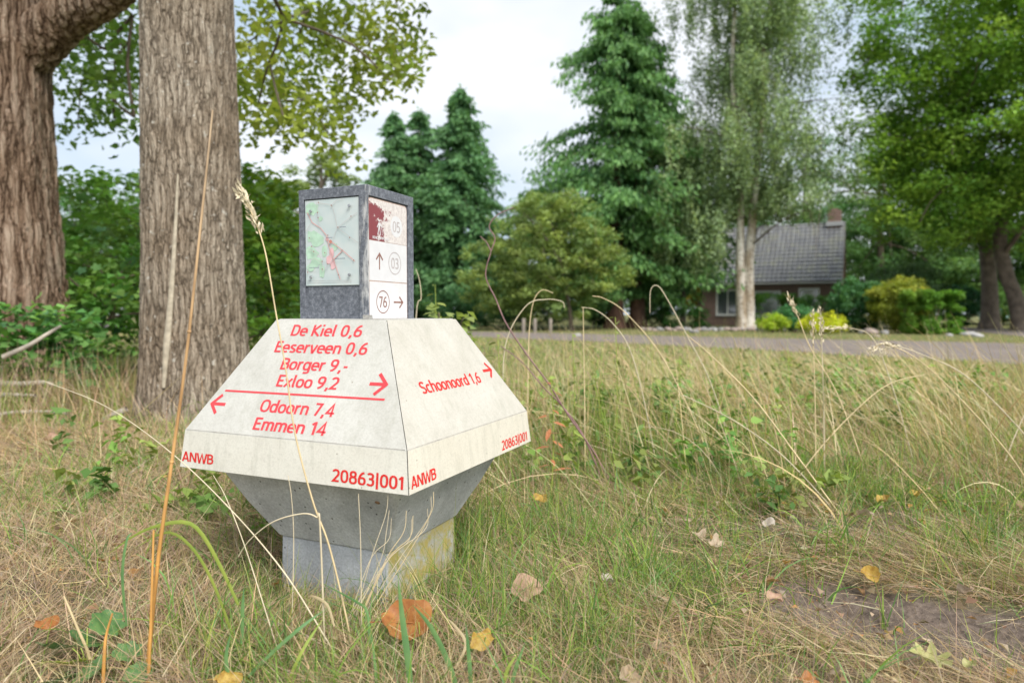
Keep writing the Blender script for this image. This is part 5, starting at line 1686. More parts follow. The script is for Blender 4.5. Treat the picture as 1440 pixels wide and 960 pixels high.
bush('shrub', 'tall shaded shrub at the far right behind the oaks', 1440, 340, 456, 60, 50.0, (0.055, 0.125, 0.04), (0.10, 0.17, 0.05), 122, 0.17, 130, 50)
bush('shrub', 'pale garden bush beyond the leaning oak', 1455, 395, 454, 40, 42.0, (0.09, 0.16, 0.06), (0.15, 0.21, 0.08), 120, 0.14, 80, 40)


def rock_mesh(seed):
    bm = bmesh.new(); bmesh.ops.create_icosphere(bm, subdivisions=2, radius=1.0)
    rg = np.random.default_rng(seed); ph = rg.random((3, 3)) * 6
    for v in bm.verts:
        c = v.co
        k = 1 + 0.18 * math.sin(2.1 * c.x + ph[0, 0]) * math.cos(1.7 * c.y + ph[0, 1]) + 0.14 * math.sin(3.3 * c.z + 2.2 * c.x + ph[1, 0]) + rg.uniform(-0.05, 0.05)
        v.co = c * k
    return bm_mesh('stone', bm, True)


M_ST = [plain('field_stone_grey', (0.22, 0.215, 0.215), 0.9, 0.35, 2.5), plain('field_stone_pink', (0.28, 0.225, 0.205), 0.9, 0.35, 2.5), plain('field_stone_pale', (0.36, 0.35, 0.345), 0.9, 0.3, 2.5)]
RK = []
for i in range(4):
    me = rock_mesh(i + 1); me.materials.append(M_ST[i % 3]); RK.append(me)
rg = random.Random(12)


def stone(px, py, w_px, d, label, group=None, hz=0.62):
    g = at(px, py, d); o = link('field_stone', RK[rg.randrange(4)])
    s = w_px / 960 * d / 2
    o.location = (g.x, g.y, max(0.0, s * hz * 0.45)); o.scale = (s, s * rg.uniform(0.7, 1.0), s * hz); o.rotation_euler = (0, 0, rg.uniform(0, 6))
    tag(o, label, 'stone', group)


for i in range(24):
    px = 905 + i * 8.3 + rg.uniform(-2, 2)
    stone(px, 462, rg.uniform(8, 14), 29.6 + rg.uniform(-0.5, 0.9), 'field stone in the low row edging the garden below the birch', 'stones edging the garden')
for i in range(10):
    px = 985 + i * 7.5 + rg.uniform(-2, 2)
    stone(px, 458, rg.uniform(7, 11), 31.0 + rg.uniform(-0.3, 0.6), 'smaller field stone behind the edging row beside the birch', 'stones behind the edging row')
stone(1226, 463, 20, 25.2, 'larger grey boulder at the foot of the yellow-orange shrub')
stone(1244, 464, 13, 24.9, 'small pale boulder right of the larger grey boulder')
stone(1212, 463, 12, 25.4, 'small rounded stone left of the larger grey boulder')
stone(976, 467, 13, 26.5, 'lone pinkish stone lying on the verge grass', None, 0.5)
stone(1335, 471, 14, 22.6, 'flat pale stone on the verge before the tall domed bush', None, 0.4)
stone(1362, 467, 22, 23.6, 'long flat pale stone at the corner of the side road', None, 0.35)
stone(1374, 472, 15, 21.8, 'rounded white stone nearest the side road', None, 0.55)
stone(1232, 473, 12, 21.9, 'flat pale stone on the verge below the boulders', None, 0.35)
stone(812, 473, 12, 22.6, 'white stone on the verge behind the tall stalks', None, 0.5)

# short weathered posts in front of the rounded shrub
M_POSTW = plain('weathered_wood', (0.23, 0.20, 0.17), 0.9, 0.35, 12)
for px, lab in ((736, 'short weathered wooden post, leftmost before the rounded shrub'), (752, 'short weathered wooden post, middle one before the rounded shrub'), (774, 'short weathered wooden post, rightmost before the rounded shrub')):
    g = at(px, 468, 27.0)
    P = np.array([(0, 0, -0.05), (0.005, 0, 0.25), (0.01, 0.01, 0.50), (0.012, 0.01, 0.56), (0.012, 0.01, 0.565)])
    o = link('wooden_post', tube_mesh('wooden_post', [(P, np.array((0.07, 0.068, 0.066, 0.058, 0.002)))], 10), M_POSTW)
    o.location = (g.x, g.y, 0); tag(o, lab, 'post', 'short posts before the shrub')

# pale turquoise car parked far behind the oaks: roof and shoulder showing
def car():
    g = at(1417, 445, 58.0)
    root = empty('parked_car', (g.x, g.y, 0), R(8)); tag(root, 'pale turquoise car parked far off between the two oak trunks', 'car')
    prof = [(-2.0, 0.35), (-2.02, 0.75), (-1.9, 0.92), (-1.45, 0.98), (-0.95, 1.38), (-0.3, 1.48), (0.45, 1.46), (1.0, 1.05), (1.75, 0.92), (2.0, 0.72), (2.02, 0.35)]
    bm = bmesh.new()
    lay = []
    for y, k in ((-0.82, 0.93), (-0.74, 1.0), (0.74, 1.0), (0.82, 0.93)):
        lay.append([bm.verts.new((x * (0.985 if k < 1 else 1), y, 0.3 + (z - 0.3) * k)) for x, z in prof])
    for a, b_ in zip(lay[:-1], lay[1:]):
        for i in range(len(prof) - 1): bm.faces.new((a[i], a[i + 1], b_[i + 1], b_[i]))
    bm.faces.new(lay[0]); bm.faces.new(lay[-1][::-1])
    link('body', bm_mesh('body', bm), plain('turquoise_paint', (0.42, 0.66, 0.70), 0.25), root)
    mgl = plain('car_glass', (0.03, 0.04, 0.045), 0.08)
    bm = bmesh.new(); vs = [bm.verts.new(p) for p in ((-1.25, -0.80, 0.95), (0.85, -0.80, 0.95), (0.42, -0.755, 1.34), (-0.82, -0.755, 1.33))]
    bm.faces.new(vs); me = bm_mesh('side_window', bm)
    for v in me.vertices: v.co.y -= 0.04
    link('side_window', me, mgl, root)
    mt = plain('tyre', (0.02, 0.02, 0.02), 0.9)
    for x in (-1.3, 1.28):
        for y in (-0.76, 0.76):
            bm = bmesh.new(); bmesh.ops.create_cone(bm, cap_ends=True, segments=20, radius1=0.31, radius2=0.31, depth=0.2)
            bmesh.ops.rotate(bm, verts=bm.verts, cent=(0, 0, 0), matrix=Matrix.Rotation(R(90), 3, 'X'))
            bmesh.ops.translate(bm, verts=bm.verts, vec=(x, y, 0.31))
            link('wheel', bm_mesh('wheel', bm), mt, root)


car()
# ------------------------------------------------------------------ grass
ROAD_NEAR_X = np.array((-40, -14, 0, 4.35, 7.44, 11, 20)); ROAD_NEAR_Y = np.array((49, 31, 20.5, 14.9, 9.9, 4.0, -12))
ROAD_FAR_X = np.array((-40, -14, 0, 6.34, 12.5, 17.0, 45)); ROAD_FAR_Y = np.array((57, 37.5, 27.2, 21.9, 17.0, 13.2, -12))
TR = [(tuple(at(276, 590, 4.80))[:2], 0.36), (tuple(at(-7, 450, 6.9))[:2], 0.68)]


LEAVES = []
rl = random.Random(9)
_kr = np.random.default_rng(1)


def keep_mask(x, y, pad=0.0):
    lx = (x - MX) * math.cos(MYAW) + (y - MY) * math.sin(MYAW); ly = -(x - MX) * math.sin(MYAW) + (y - MY) * math.cos(MYAW)
    k = ~((np.abs(lx) < 0.182 + pad) & (np.abs(ly) < 0.182 + pad))
    for (a, b_, r) in LEAVES: k &= ~((np.hypot(x - a, y - b_ + 0.035) < r + 0.015) & (_kr.random(len(x)) < 0.66))
    for (c, r) in TR: k &= np.hypot(x - c[0], y - c[1]) > r + 0.02
    rag = 0.35 * (fbm(x * 2.2, y * 2.2, 3) - 0.5)
    onroad = (y > np.interp(x, ROAD_NEAR_X, ROAD_NEAR_Y) + rag) & (y < np.interp(x, ROAD_FAR_X, ROAD_FAR_Y) + rag)
    side = (y > 12) & (y < 44) & (x > np.interp(y, (10, 16.3, 20, 25.5, 32, 42), (12, 13.6, 15.6, 18, 20.4, 22)) + rag) & (x < np.interp(y, (10.5, 18, 25, 33, 42), (20.5, 20.6, 21.8, 23.6, 25)) + rag)
    return k & ~onroad & ~side


def blades(rng, x, y, length, width, lean, curl, az, col, segs=3, z0=None, tipw=0.12):
    n = len(x)
    lx = np.hypot(x - MX, y - MY)
    length = length * np.where(y < MY + 0.1, np.clip((lx - 0.24) / 0.18, 0.5, 1), 1)
    h = length / segs
    d = np.stack([np.cos(az), np.sin(az)], 1)
    sx, sy = -d[:, 1], d[:, 0]
    roll = rng.normal(0, 0.7, n)
    z = gz(x, y) if z0 is None else gz(x, y) + z0
    p = np.stack([x, y, z - 0.004], 1)
    V = np.zeros((n, segs + 1, 2, 3))
    for i in range(segs + 1):
        t = i / segs
        th = lean + curl * t
        tang = np.stack([d[:, 0] * np.sin(th), d[:, 1] * np.sin(th), np.cos(th)], 1)
        s0 = np.stack([sx, sy, np.zeros(n)], 1)
        nn = np.cross(tang, s0)
        side = s0 * np.cos(roll)[:, None] + nn * np.sin(roll)[:, None]
        wv = width * (1 - (1 - tipw) * t ** 1.6) * 0.5
        V[:, i, 0] = p - side * wv[:, None]; V[:, i, 1] = p + side * wv[:, None]
        p = p + tang * h[:, None]
        p[:, 2] = np.maximum(p[:, 2], z * 0 + gz(p[:, 0], p[:, 1]) + 0.002)
    V = V.reshape(n * (segs + 1) * 2, 3)
    k = (segs + 1) * 2
    base = (np.arange(n) * k)[:, None]
    q = []
    for i in range(segs):
        q.append(np.stack([base[:, 0] + 2 * i, base[:, 0] + 2 * i + 1, base[:, 0] + 2 * i + 3, base[:, 0] + 2 * i + 2], 1))
    Q = np.stack(q, 1).reshape(-1, 4)
    return V, Q, np.repeat(col, k, axis=0)


STRAW = np.array([(0.52, 0.39, 0.22), (0.45, 0.32, 0.19), (0.58, 0.46, 0.27), (0.38, 0.26, 0.17), (0.62, 0.53, 0.35), (0.46, 0.34, 0.25), (0.36, 0.26, 0.20)])
GREEN = np.array([(0.17, 0.30, 0.05), (0.25, 0.36, 0.07), (0.13, 0.25, 0.06), (0.34, 0.40, 0.09), (0.16, 0.29, 0.10)])


def pick(rng, pal, n, var=0.32):
    c = pal[rng.integers(0, len(pal), n)]
    return np.clip(c * (1 + var * (rng.random((n, 1)) * 2 - 1)) * (1 + 0.05 * rng.normal(size=(n, 3))), 0.01, 0.9)


def sample(rng, n, d0, d1, power=1.0, margin=0.9, dens=None):
    """points in the wedge in front of the camera, wider than the picture"""
    xs, ys = [], []; got = 0
    while got < n:
        m = int((n - got) * 1.8) + 100
        u = rng.random(m)
        d = (d0 ** power + u * (d1 ** power - d0 ** power)) ** (1 / power)
        x = (rng.random(m) * 2 - 1) * (0.75 * d + margin)
        # area-true in x: accept by width
        k = rng.random(m) < (0.75 * d + margin) / (0.75 * d1 + margin)
        k &= keep_mask(x, d)
        if dens is not None: k &= rng.random(m) < dens(x, d)
        xs.append(x[k]); ys.append(d[k]); got += int(k.sum())
    return np.concatenate(xs)[:n], np.concatenate(ys)[:n]


def stuff(name, label, parts):
    V, Q, Cc, off = [], [], [], 0
    for v, q, c in parts:
        V.append(v); Q.append(q + off); Cc.append(c); off += len(v)
    o = link(name, np_mesh(name, np.concatenate(V), np.concatenate(Q), np.concatenate(Cc)), M_GRASS)
    tag(o, label, 'grass', None, 'stuff')
    return o


def grow():
    rng = np.random.default_rng(77)
    TAU = 2 * np.pi
    # dead straw lying in a mat
    bare = lambda x, y: 1 - 0.94 * soil(x, y)
    parts = []
    x, y = sample(rng, 105000, 0.95, 4.3, -0.2, 0.75, lambda x, y: bare(x, y) * (1 - 0.30 * green(x, y)) * np.clip(2.6 * fbm(x * 6 + 3, y * 6, 2) - 0.55, 0.18, 1))
    n = len(x)
    swirl = 6 * fbm(x * 1.2 + 9, y * 1.2, 2) + rng.normal(0, 0.9, n)
    parts.append(blades(rng, x, y, rng.uniform(0.05, 0.19, n), np.clip(rng.lognormal(-6.4, 0.42, n), 0.0008, 0.0055) * np.clip(y / 2, 0.8, 1.8), rng.normal(1.32, 0.2, n), rng.normal(0.2, 0.35, n), swirl, pick(rng, STRAW, n), 2, rng.random(n) ** 1.6 * 0.045))
    x, y = sample(rng, 24000, 0.95, 4.5, 0.2, 0.8, lambda x, y: bare(x, y))
    n = len(x)
    parts.append(blades(rng, x, y, rng.uniform(0.06, 0.20, n), rng.uniform(0.0010, 0.0022, n) * np.clip(y / 2, 0.8, 1.8), np.abs(rng.normal(0.55, 0.35, n)), rng.normal(0.6, 0.5, n), rng.random(n) * TAU, pick(rng, STRAW, n), 3))
    stuff('dry_grass', 'matted straw-coloured dead grass covering the ground round the signpost', parts)
    # fine green blades
    parts = []
    x, y = sample(rng, 36000, 0.95, 4.5, 0.1, 0.8, lambda x, y: np.clip(0.05 + green(x, y) * 1.2, 0, 1) * np.clip(3.0 * fbm(x * 5 + 8, y * 5, 2) - 0.75, 0.08, 1))
    n = len(x)
    g = green(x, y)
    parts.append(blades(rng, x, y, rng.uniform(0.05, 0.13, n) + 0.13 * g * rng.random(n), np.clip(rng.lognormal(-6.25, 0.4, n), 0.0009, 0.006) * np.clip(y / 2, 0.8, 1.8), np.abs(rng.normal(0.65, 0.4, n)), rng.normal(0.6, 0.7, n), rng.random(n) * TAU, pick(rng, GREEN, n), 3))
    # broader blades in scattered tufts
    tx, ty = sample(rng, 620, 1.1, 5.0, 0.6, 0.8, lambda x, y: np.clip(0.12 + green(x, y), 0, 1))
    k = rng.integers(5, 12, len(tx)); idx = np.repeat(np.arange(len(tx)), k); n = len(idx)
    parts.append(blades(rng, tx[idx] + rng.normal(0, 0.02, n), ty[idx] + rng.normal(0, 0.02, n), rng.uniform(0.08, 0.22, n), rng.uniform(0.0025, 0.0065, n), np.abs(rng.normal(0.4, 0.25, n)), rng.normal(0.9, 0.5, n), rng.random(n) * TAU, pick(rng, GREEN[[0, 1, 2, 4]], n), 4))
    stuff('green_grass', 'fine green grass growing thickest around the signpost stem', parts)
    # meadow in the middle distance
    parts = []
    x, y = sample(rng, 60000, 4.0, 11.0, 0.5, 1.2)
    n = len(x); gm = green(x, y) * 0.9 + 0.25
    isg = rng.random(n) < gm
    col = np.where(isg[:, None], pick(rng, GREEN * 1.1, n), pick(rng, STRAW, n))
    parts.append(blades(rng, x, y, rng.uniform(0.06, 0.20, n) * np.clip(1.25 - y / 14, 0.5, 1), rng.uniform(0.003, 0.007, n), np.abs(rng.normal(0.5, 0.35, n)), rng.normal(0.5, 0.4, n), rng.random(n) * TAU, col, 2))
    x, y = sample(rng, 52000, 10.0, 30.0, 0.3, 2.0)
    n = len(x); isg = rng.random(n) < 0.42
    col = np.where(isg[:, None], pick(rng, GREEN * 1.15, n), pick(rng, STRAW, n))
    short = np.where(y > np.interp(x, ROAD_FAR_X, ROAD_FAR_Y), 0.5, 1.0)
    parts.append(blades(rng, x, y, rng.uniform(0.04, 0.10, n) * short, rng.uniform(0.010, 0.022, n), np.abs(rng.normal(0.5, 0.3, n)), rng.normal(0.4, 0.3, n), rng.random(n) * TAU, col, 1, None, 0.2))
    stuff('meadow_grass', 'mixed green and yellow meadow grass stretching to the road', parts)
    # tall blond grass on the right, leaning to the left
    parts = []
    def dn(x, y): return np.clip(1.0 * blob(x, y, 1.6, 4.0, 1.5, 1.3) + 0.8 * blob(x, y, 2.8, 5.5, 2.0, 2.0) + 0.45 * blob(x, y, 0.5, 3.2, 0.6, 0.8) + 0.35 * blob(x, y, 1.2, 2.6, 0.5, 0.25), 0, 1)
    x, y = sample(rng, 2300, 2.3, 8.5, 1.0, 1.0, lambda x, y: dn(x, y) * np.clip(3.2 * fbm(x * 2.2, y * 2.2, 2) - 1.1, 0.03, 1))
    n = len(x); az = np.pi + rng.normal(0.0, 0.75, n)
    parts.append(blades(rng, x, y, rng.uniform(0.30, 0.85, n), rng.uniform(0.0025, 0.0065, n), np.clip(rng.normal(0.5, 0.25, n), 0.02, 1.2), rng.normal(0.75, 0.4, n), az, pick(rng, STRAW[[0, 2, 4, 4]] * 1.08, n), 7))
    # tall mixed stems behind the signpost, upright
    def dl(x, y): return np.clip(0.9 * blob(x, y, 0.55, 3.6, 0.7, 0.8) + 0.6 * blob(x, y, 0.1, 4.4, 0.8, 0.8), 0, 1)
    x, y = sample(rng, 900, 2.6, 6.0, 1.0, 0.8, dl)
    n = len(x)
    parts.append(blades(rng, x, y, rng.uniform(0.3, 0.75, n), rng.uniform(0.002, 0.004, n), np.clip(rng.normal(0.15, 0.12, n), 0, 0.6), rng.normal(0.35, 0.3, n), rng.random(n) * TAU, pick(rng, np.vstack([STRAW[[0, 2, 4]], GREEN[[1, 3]]]), n), 6))
    # fine half-high straw and green tufts over the whole right side
    def dm(x, y): return np.clip(0.9 * blob(x, y, 1.3, 4.2, 2.2, 1.7) + 0.8 * blob(x, y, 0.5, 3.0, 0.8, 0.8) + 0.6 * blob(x, y, 3.2, 6.0, 2.0, 2.0), 0, 1) * np.clip(2.6 * fbm(x * 3 + 5, y * 3, 2) - 0.6, 0.15, 1) * (1 - 0.7 * soil(x, y))
    x, y = sample(rng, 12000, 2.3, 8.5, 0.8, 1.0, dm)
    n = len(x)
    isg = rng.random(n) < 0.35 + 0.3 * green(x, y)
    parts.append(blades(rng, x, y, rng.uniform(0.10, 0.36, n), rng.uniform(0.0015, 0.0034, n) * np.clip(y / 3, 0.8, 1.6), np.clip(rng.normal(0.4, 0.28, n), 0, 1.2), rng.normal(0.6, 0.45, n), np.pi + rng.normal(0, 1.1, n), np.where(isg[:, None], pick(rng, GREEN, n), pick(rng, STRAW, n)), 4))
    # taller blades against the stem and along the near edge
    n = 420
    a = rng.uniform(-2.9, 0.9, n); rr_ = rng.uniform(0.25, 0.36, n)
    x = MX + rr_ * np.cos(a); y = MY + rr_ * np.sin(a)
    k = keep_mask(x, y); x, y = x[k], y[k]; n = len(x)
    parts.append(blades(rng, x, y, rng.uniform(0.16, 0.46, n) * np.where(x > MX + 0.05, 1.15, 0.8), rng.uniform(0.0012, 0.0026, n), np.clip(rng.normal(0.3, 0.25, n), 0, 1), rng.normal(0.7, 0.5, n), rng.random(n) * TAU, pick(rng, np.vstack([GREEN, GREEN[[0, 2, 4]] * 0.7, STRAW[[2, 4]]]), n), 5))
    n = 900
    x = rng.uniform(-1.3, 0.25, n); y = rng.uniform(1.22, 1.52, n)
    k = keep_mask(x, y) & (rng.random(n) < np.clip(2.4 * fbm(x * 5, y * 5 + 4, 2) - 0.5, 0.1, 1) * np.where(x < -0.75, 0.35, 1)); x, y = x[k], y[k]; n = len(x)
    parts.append(blades(rng, x, y, rng.uniform(0.08, 0.21, n), rng.uniform(0.0014, 0.0036, n), np.clip(rng.normal(0.45, 0.3, n), 0, 1.2), rng.normal(0.8, 0.5, n), rng.random(n) * TAU, pick(rng, np.vstack([GREEN, STRAW[[0, 2]]]), n), 5))
    # rough dry grass in front of the left shrubs
    def dq(x, y): return np.clip(1.0 * blob(x, y, -3.2, 4.9, 1.3, 0.6) + 0.8 * blob(x, y, -4.0, 5.6, 1.2, 0.6) + 0.5 * blob(x, y, -1.2, 6.0, 0.8, 0.7), 0, 1)
    x, y = sample(rng, 2600, 3.6, 7.5, 1.0, 1.2, dq)
    n = len(x)
    parts.append(blades(rng, x, y, rng.uniform(0.2, 0.6, n), rng.uniform(0.003, 0.006, n), np.clip(rng.normal(0.3, 0.25, n), 0, 1.2), rng.normal(0.6, 0.5, n), rng.random(n) * TAU, pick(rng, np.vstack([STRAW, STRAW, GREEN[[0, 1, 3]]]), n), 5))
    stuff('tall_dry_grass', 'tall blond grass stems leaning over in the meadow', parts)
    # broken brown leaf fragments and bits trodden into the thatch
    x, y = sample(rng, 2600, 1.0, 5.0, 0.3, 0.8, lambda x, y: np.clip(0.25 + soil(x, y) + 0.5 * blob(x, y, -1.3, 2.4, 0.9, 0.9), 0, 1))
    n = len(x)
    P = np.stack([x, y, gz(x, y) + rng.uniform(0.006, 0.05, n)], 1)
    o = stuff('leaf_litter', 'brown and tan leaf fragments trodden into the dead grass', [leaf_cloud(rng, P, np.clip(rng.lognormal(-4.1, 0.5, n), 0.007, 0.045), pick(rng, np.array([(0.30, 0.19, 0.11), (0.40, 0.27, 0.16), (0.22, 0.14, 0.09), (0.46, 0.36, 0.26), (0.42, 0.22, 0.08)]), n), 0.7, 1.6, 0.0, 0.25)])
    # low leafy weeds
    parts = []
    def dw(x, y): return np.clip(1.0 * blob(x, y, 0.75, 4.3, 0.8, 1.0) + 0.6 * blob(x, y, 0.9, 2.9, 0.35, 0.3) + 0.5 * blob(x, y, 2.6, 5.6, 1.0, 1.0) + 0.4 * blob(x, y, -1.4, 2.6, 0.5, 0.5), 0, 1)
    cx, cy = sample(rng, 240, 2.2, 7.5, 1.0, 0.8, dw)
    m = len(cx); hh = rng.uniform(0.08, 0.36, m) * np.clip((cy - 1.5) / 2, 0.3, 1)
    idx = np.repeat(np.arange(m), 22)
    t = rng.random(len(idx))
    P = np.stack([cx[idx] + rng.normal(0, 0.035, len(idx)), cy[idx] + rng.normal(0, 0.035, len(idx)), gz(cx[idx], cy[idx]) + 0.02 + t * hh[idx]], 1)
    col = pick(rng, np.array([(0.19, 0.33, 0.07), (0.14, 0.27, 0.07), (0.26, 0.36, 0.09)]), m)[idx] * (0.85 + 0.3 * rng.random((len(idx), 1)))
    parts.append(leaf_cloud(rng, P, rng.uniform(0.035, 0.075, len(idx)), col, 0.55, 0.6, 0.2))
    o = stuff('leafy_weeds', 'low green leafy weeds among the grass', parts)




# ------------------------------------------------------------------ single stalks and blades one can pick out
M_STALK_ORANGE = plain('stalk_orange', (0.50, 0.27, 0.075), 0.6, 0.25, 14)
def fading(name, c0, c1, h):
    m, n, b = mat_new(name)
    t = n.nodes.new('ShaderNodeTexCoord'); sp = n.nodes.new('ShaderNodeSeparateXYZ'); n.links.new(t.outputs['Object'], sp.inputs[0])
    nz_ = N(n, 'ShaderNodeTexNoise', Scale=60.0, Detail=4.0); n.links.new(objco(n, (1, 1, 0.15)), nz_.inputs['Vector'])
    mr = N(n, 'ShaderNodeMapRange'); n.links.new(sp.outputs['Z'], mr.inputs[0]); mr.inputs[2].default_value = h
    c = ramp(n, mr.outputs[0], [(0.25, c0), (1.0, c1)]).outputs[0]
    g = ramp(n, nz_.outputs['Fac'], [(0.3, (0.6, 0.55, 0.5)), (0.6, (1.1, 1.1, 1.1))]).outputs[0]
    n.links.new(mixc(n, 1.0, c, g, 'MULTIPLY'), b.inputs['Base Color']); b.inputs['Roughness'].default_value = 0.65
    return m


M_STALK_ORANGE = fading('stalk_orange_fading', (0.52, 0.27, 0.07), (0.42, 0.31, 0.20), 1.1)
M_STALK_BLOND = plain('stalk_blond', (0.60, 0.48, 0.28), 0.6, 0.2, 20)
M_STALK_PALE = plain('stalk_pale', (0.54, 0.47, 0.33), 0.6, 0.15, 20)
M_STALK_PURPLE = plain('stalk_purple', (0.23, 0.13, 0.13), 0.6, 0.3, 25)
M_BLADE_GREEN = plain('blade_green', (0.13, 0.25, 0.06), 0.5, 0.25, 18)
M_BLADE_LIME = plain('blade_lime', (0.28, 0.36, 0.06), 0.5, 0.2, 18)


def stalk(label, pts, r, mat, group=None, name='grass_stalk', extra=None):
    """pts: [(px,py,depth)]"""
    Pw = [np.array(tuple(at(*p))) for p in pts]
    if Pw[0][2] > 0.03:                 # root it in the ground
        st = Pw[0] - Pw[1]; h = Pw[0][2] + 0.02
        k = min(abs(h / st[2]) if abs(st[2]) > 1e-3 else 1.0, 1.5)
        Pw = [np.array((Pw[0][0] + 0.75 * st[0] * k, Pw[0][1], -0.02))] + Pw
    b0 = Pw[0].copy()
    P = smooth_path(Pw, max(14, 7 * len(pts))) - b0
    root = link(name, tube_mesh(name, [(P, np.linspace(r, r * 0.45, len(P)))], 7), mat)
    root.location = tuple(b0)
    tag(root, label, 'stalk', group)
    return root, P, b0


o, P, b0 = stalk('tall thick orange-brown stalk rising in front of the nearest trunk', [(203, 985, 1.32), (222, 790, 1.33), (240, 660, 1.34), (262, 500, 1.35), (285, 290, 1.36), (299, 155, 1.37)], 0.0044, M_STALK_ORANGE)
for i in (8, 17, 26):
    if i < len(P):
        bm = bmesh.new(); bmesh.ops.create_icosphere(bm, subdivisions=1, radius=0.0047); bmesh.ops.translate(bm, verts=bm.verts, vec=tuple(P[i]))
        link('node', bm_mesh('node', bm, True), M_STALK_ORANGE, o)
stalk('shorter orange stalk standing tight beside the tall orange-brown one', [(207, 985, 1.30), (212, 880, 1.30), (216, 745, 1.31)], 0.004, M_STALK_ORANGE)
# seed-headed stalk crossing the sign
o, P, b0 = stalk('feathery seed-headed stalk crossing the lettered panel', [(487, 868, 1.46), (463, 768, 1.45), (440, 705, 1.44), (415, 610, 1.43), (402, 520, 1.42), (388, 440, 1.42), (372, 350, 1.42), (352, 295, 1.42), (336, 266, 1.42)], 0.0024, M_STALK_BLOND)
def seed_head(o, P, i0, seed, n=150, size=0.016, mat=M_STALK_PALE, spread=0.010):
    rng = np.random.default_rng(seed)
    k = rng.integers(i0, len(P) - 1, n); f = rng.random(n)[:, None]
    Q0 = P[k] * (1 - f) + P[np.minimum(k + 1, len(P) - 1)] * f
    T = P[np.minimum(k + 1, len(P) - 1)] - P[k]; T /= np.linalg.norm(T, axis=1, keepdims=True) + 1e-9
    D = T + rng.normal(0, 0.35, (n, 3)); D /= np.linalg.norm(D, axis=1, keepdims=True)
    B = np.cross(D, rand_unit(rng, n)); B /= np.linalg.norm(B, axis=1, keepdims=True)
    Q0 = Q0 + rng.normal(0, spread * 0.4, (n, 3))
    s = (size * (0.6 + 0.7 * rng.random(n)))[:, None]
    V = np.stack([Q0, Q0 + D * s * .5 + B * s * .16, Q0 + D * s, Q0 + D * s * .5 - B * s * .16], 1).reshape(-1, 3)
    h = link('seed_head', np_mesh('seed_head', V, np.arange(4 * n).reshape(-1, 4)), mat, o); h['kind'] = 'stuff'
seed_head(o, P, int(len(P) * 0.80), 3)
stalk('long pale stalk slanting from the left grass down past the funnel', [(455, 892, 1.42), (400, 805, 1.45), (330, 722, 1.52), (245, 640, 1.62), (150, 572, 1.75), (60, 535, 1.9)], 0.0020, M_STALK_PALE)
stalk('thin pale upright straw before the left half of the stem', [(411, 862, 1.50), (413, 760, 1.50), (410, 700, 1.50), (405, 668, 1.505)], 0.0016, M_STALK_PALE)
stalk('thin pale upright straw before the middle of the funnel', [(508, 842, 1.47), (507, 760, 1.47), (504, 694, 1.475)], 0.0016, M_STALK_PALE)
stalk('thin straw leaning left below the left panel corner', [(380, 880, 1.42), (345, 770, 1.45), (318, 700, 1.48), (300, 668, 1.5)], 0.0016, M_STALK_PALE)
stalk('pale grass blade arching over to the left before the funnel', [(450, 740, 1.44), (445, 727, 1.44), (425, 722, 1.44), (385, 733, 1.45), (352, 758, 1.46), (335, 782, 1.47)], 0.0022, M_STALK_PALE)
rgs = random.Random(44)
for i in range(9):   # the sheaf of dry stems against the near corner of the stem
    x0 = 490 + rgs.uniform(0, 50); x2 = 552 + rgs.uniform(-8, 60); y2 = 690 + rgs.uniform(0, 40)
    stalk('pale stem in the dry sheaf leaning on the near corner of the signpost', [(x0, 862, 1.50), ((x0 + x2) / 2 + rgs.uniform(-2, 14), 785, 1.50), (x2 - 4, y2 + 30, 1.50), (x2, y2, 1.505)], 0.0013, M_STALK_PALE if i % 3 else M_STALK_BLOND, 'dry sheaf at the stem corner')
# bramble
o, P, b0 = stalk('bare purple-brown bramble stem arching up right of the signpost', [(838, 640, 2.8), (800, 585, 2.8), (772, 540, 2.8), (740, 497, 2.8), (712, 455, 2.8), (697, 420, 2.8), (683, 388, 2.8), (690, 355, 2.8), (696, 335, 2.8), (688, 318, 2.8), (700, 302, 2.8), (722, 292, 2.8)], 0.0040, M_STALK_PURPLE, None, 'bramble_stem')
q = [np.array(tuple(at(*p))) - b0 for p in ((690, 352, 2.8), (684, 340, 2.8), (675, 332, 2.8))]
link('side_shoot', tube_mesh('side_shoot', [(np.array(q), np.array((0.003, 0.0022, 0.0014)))], 6), M_STALK_PURPLE, o)
stalk('broken purple-brown stem lower than the arching bramble', [(820, 612, 2.9), (790, 570, 2.9), (765, 545, 2.9), (735, 510, 2.9), (704, 486, 2.9)], 0.0040, M_STALK_PURPLE, None, 'bramble_stem')
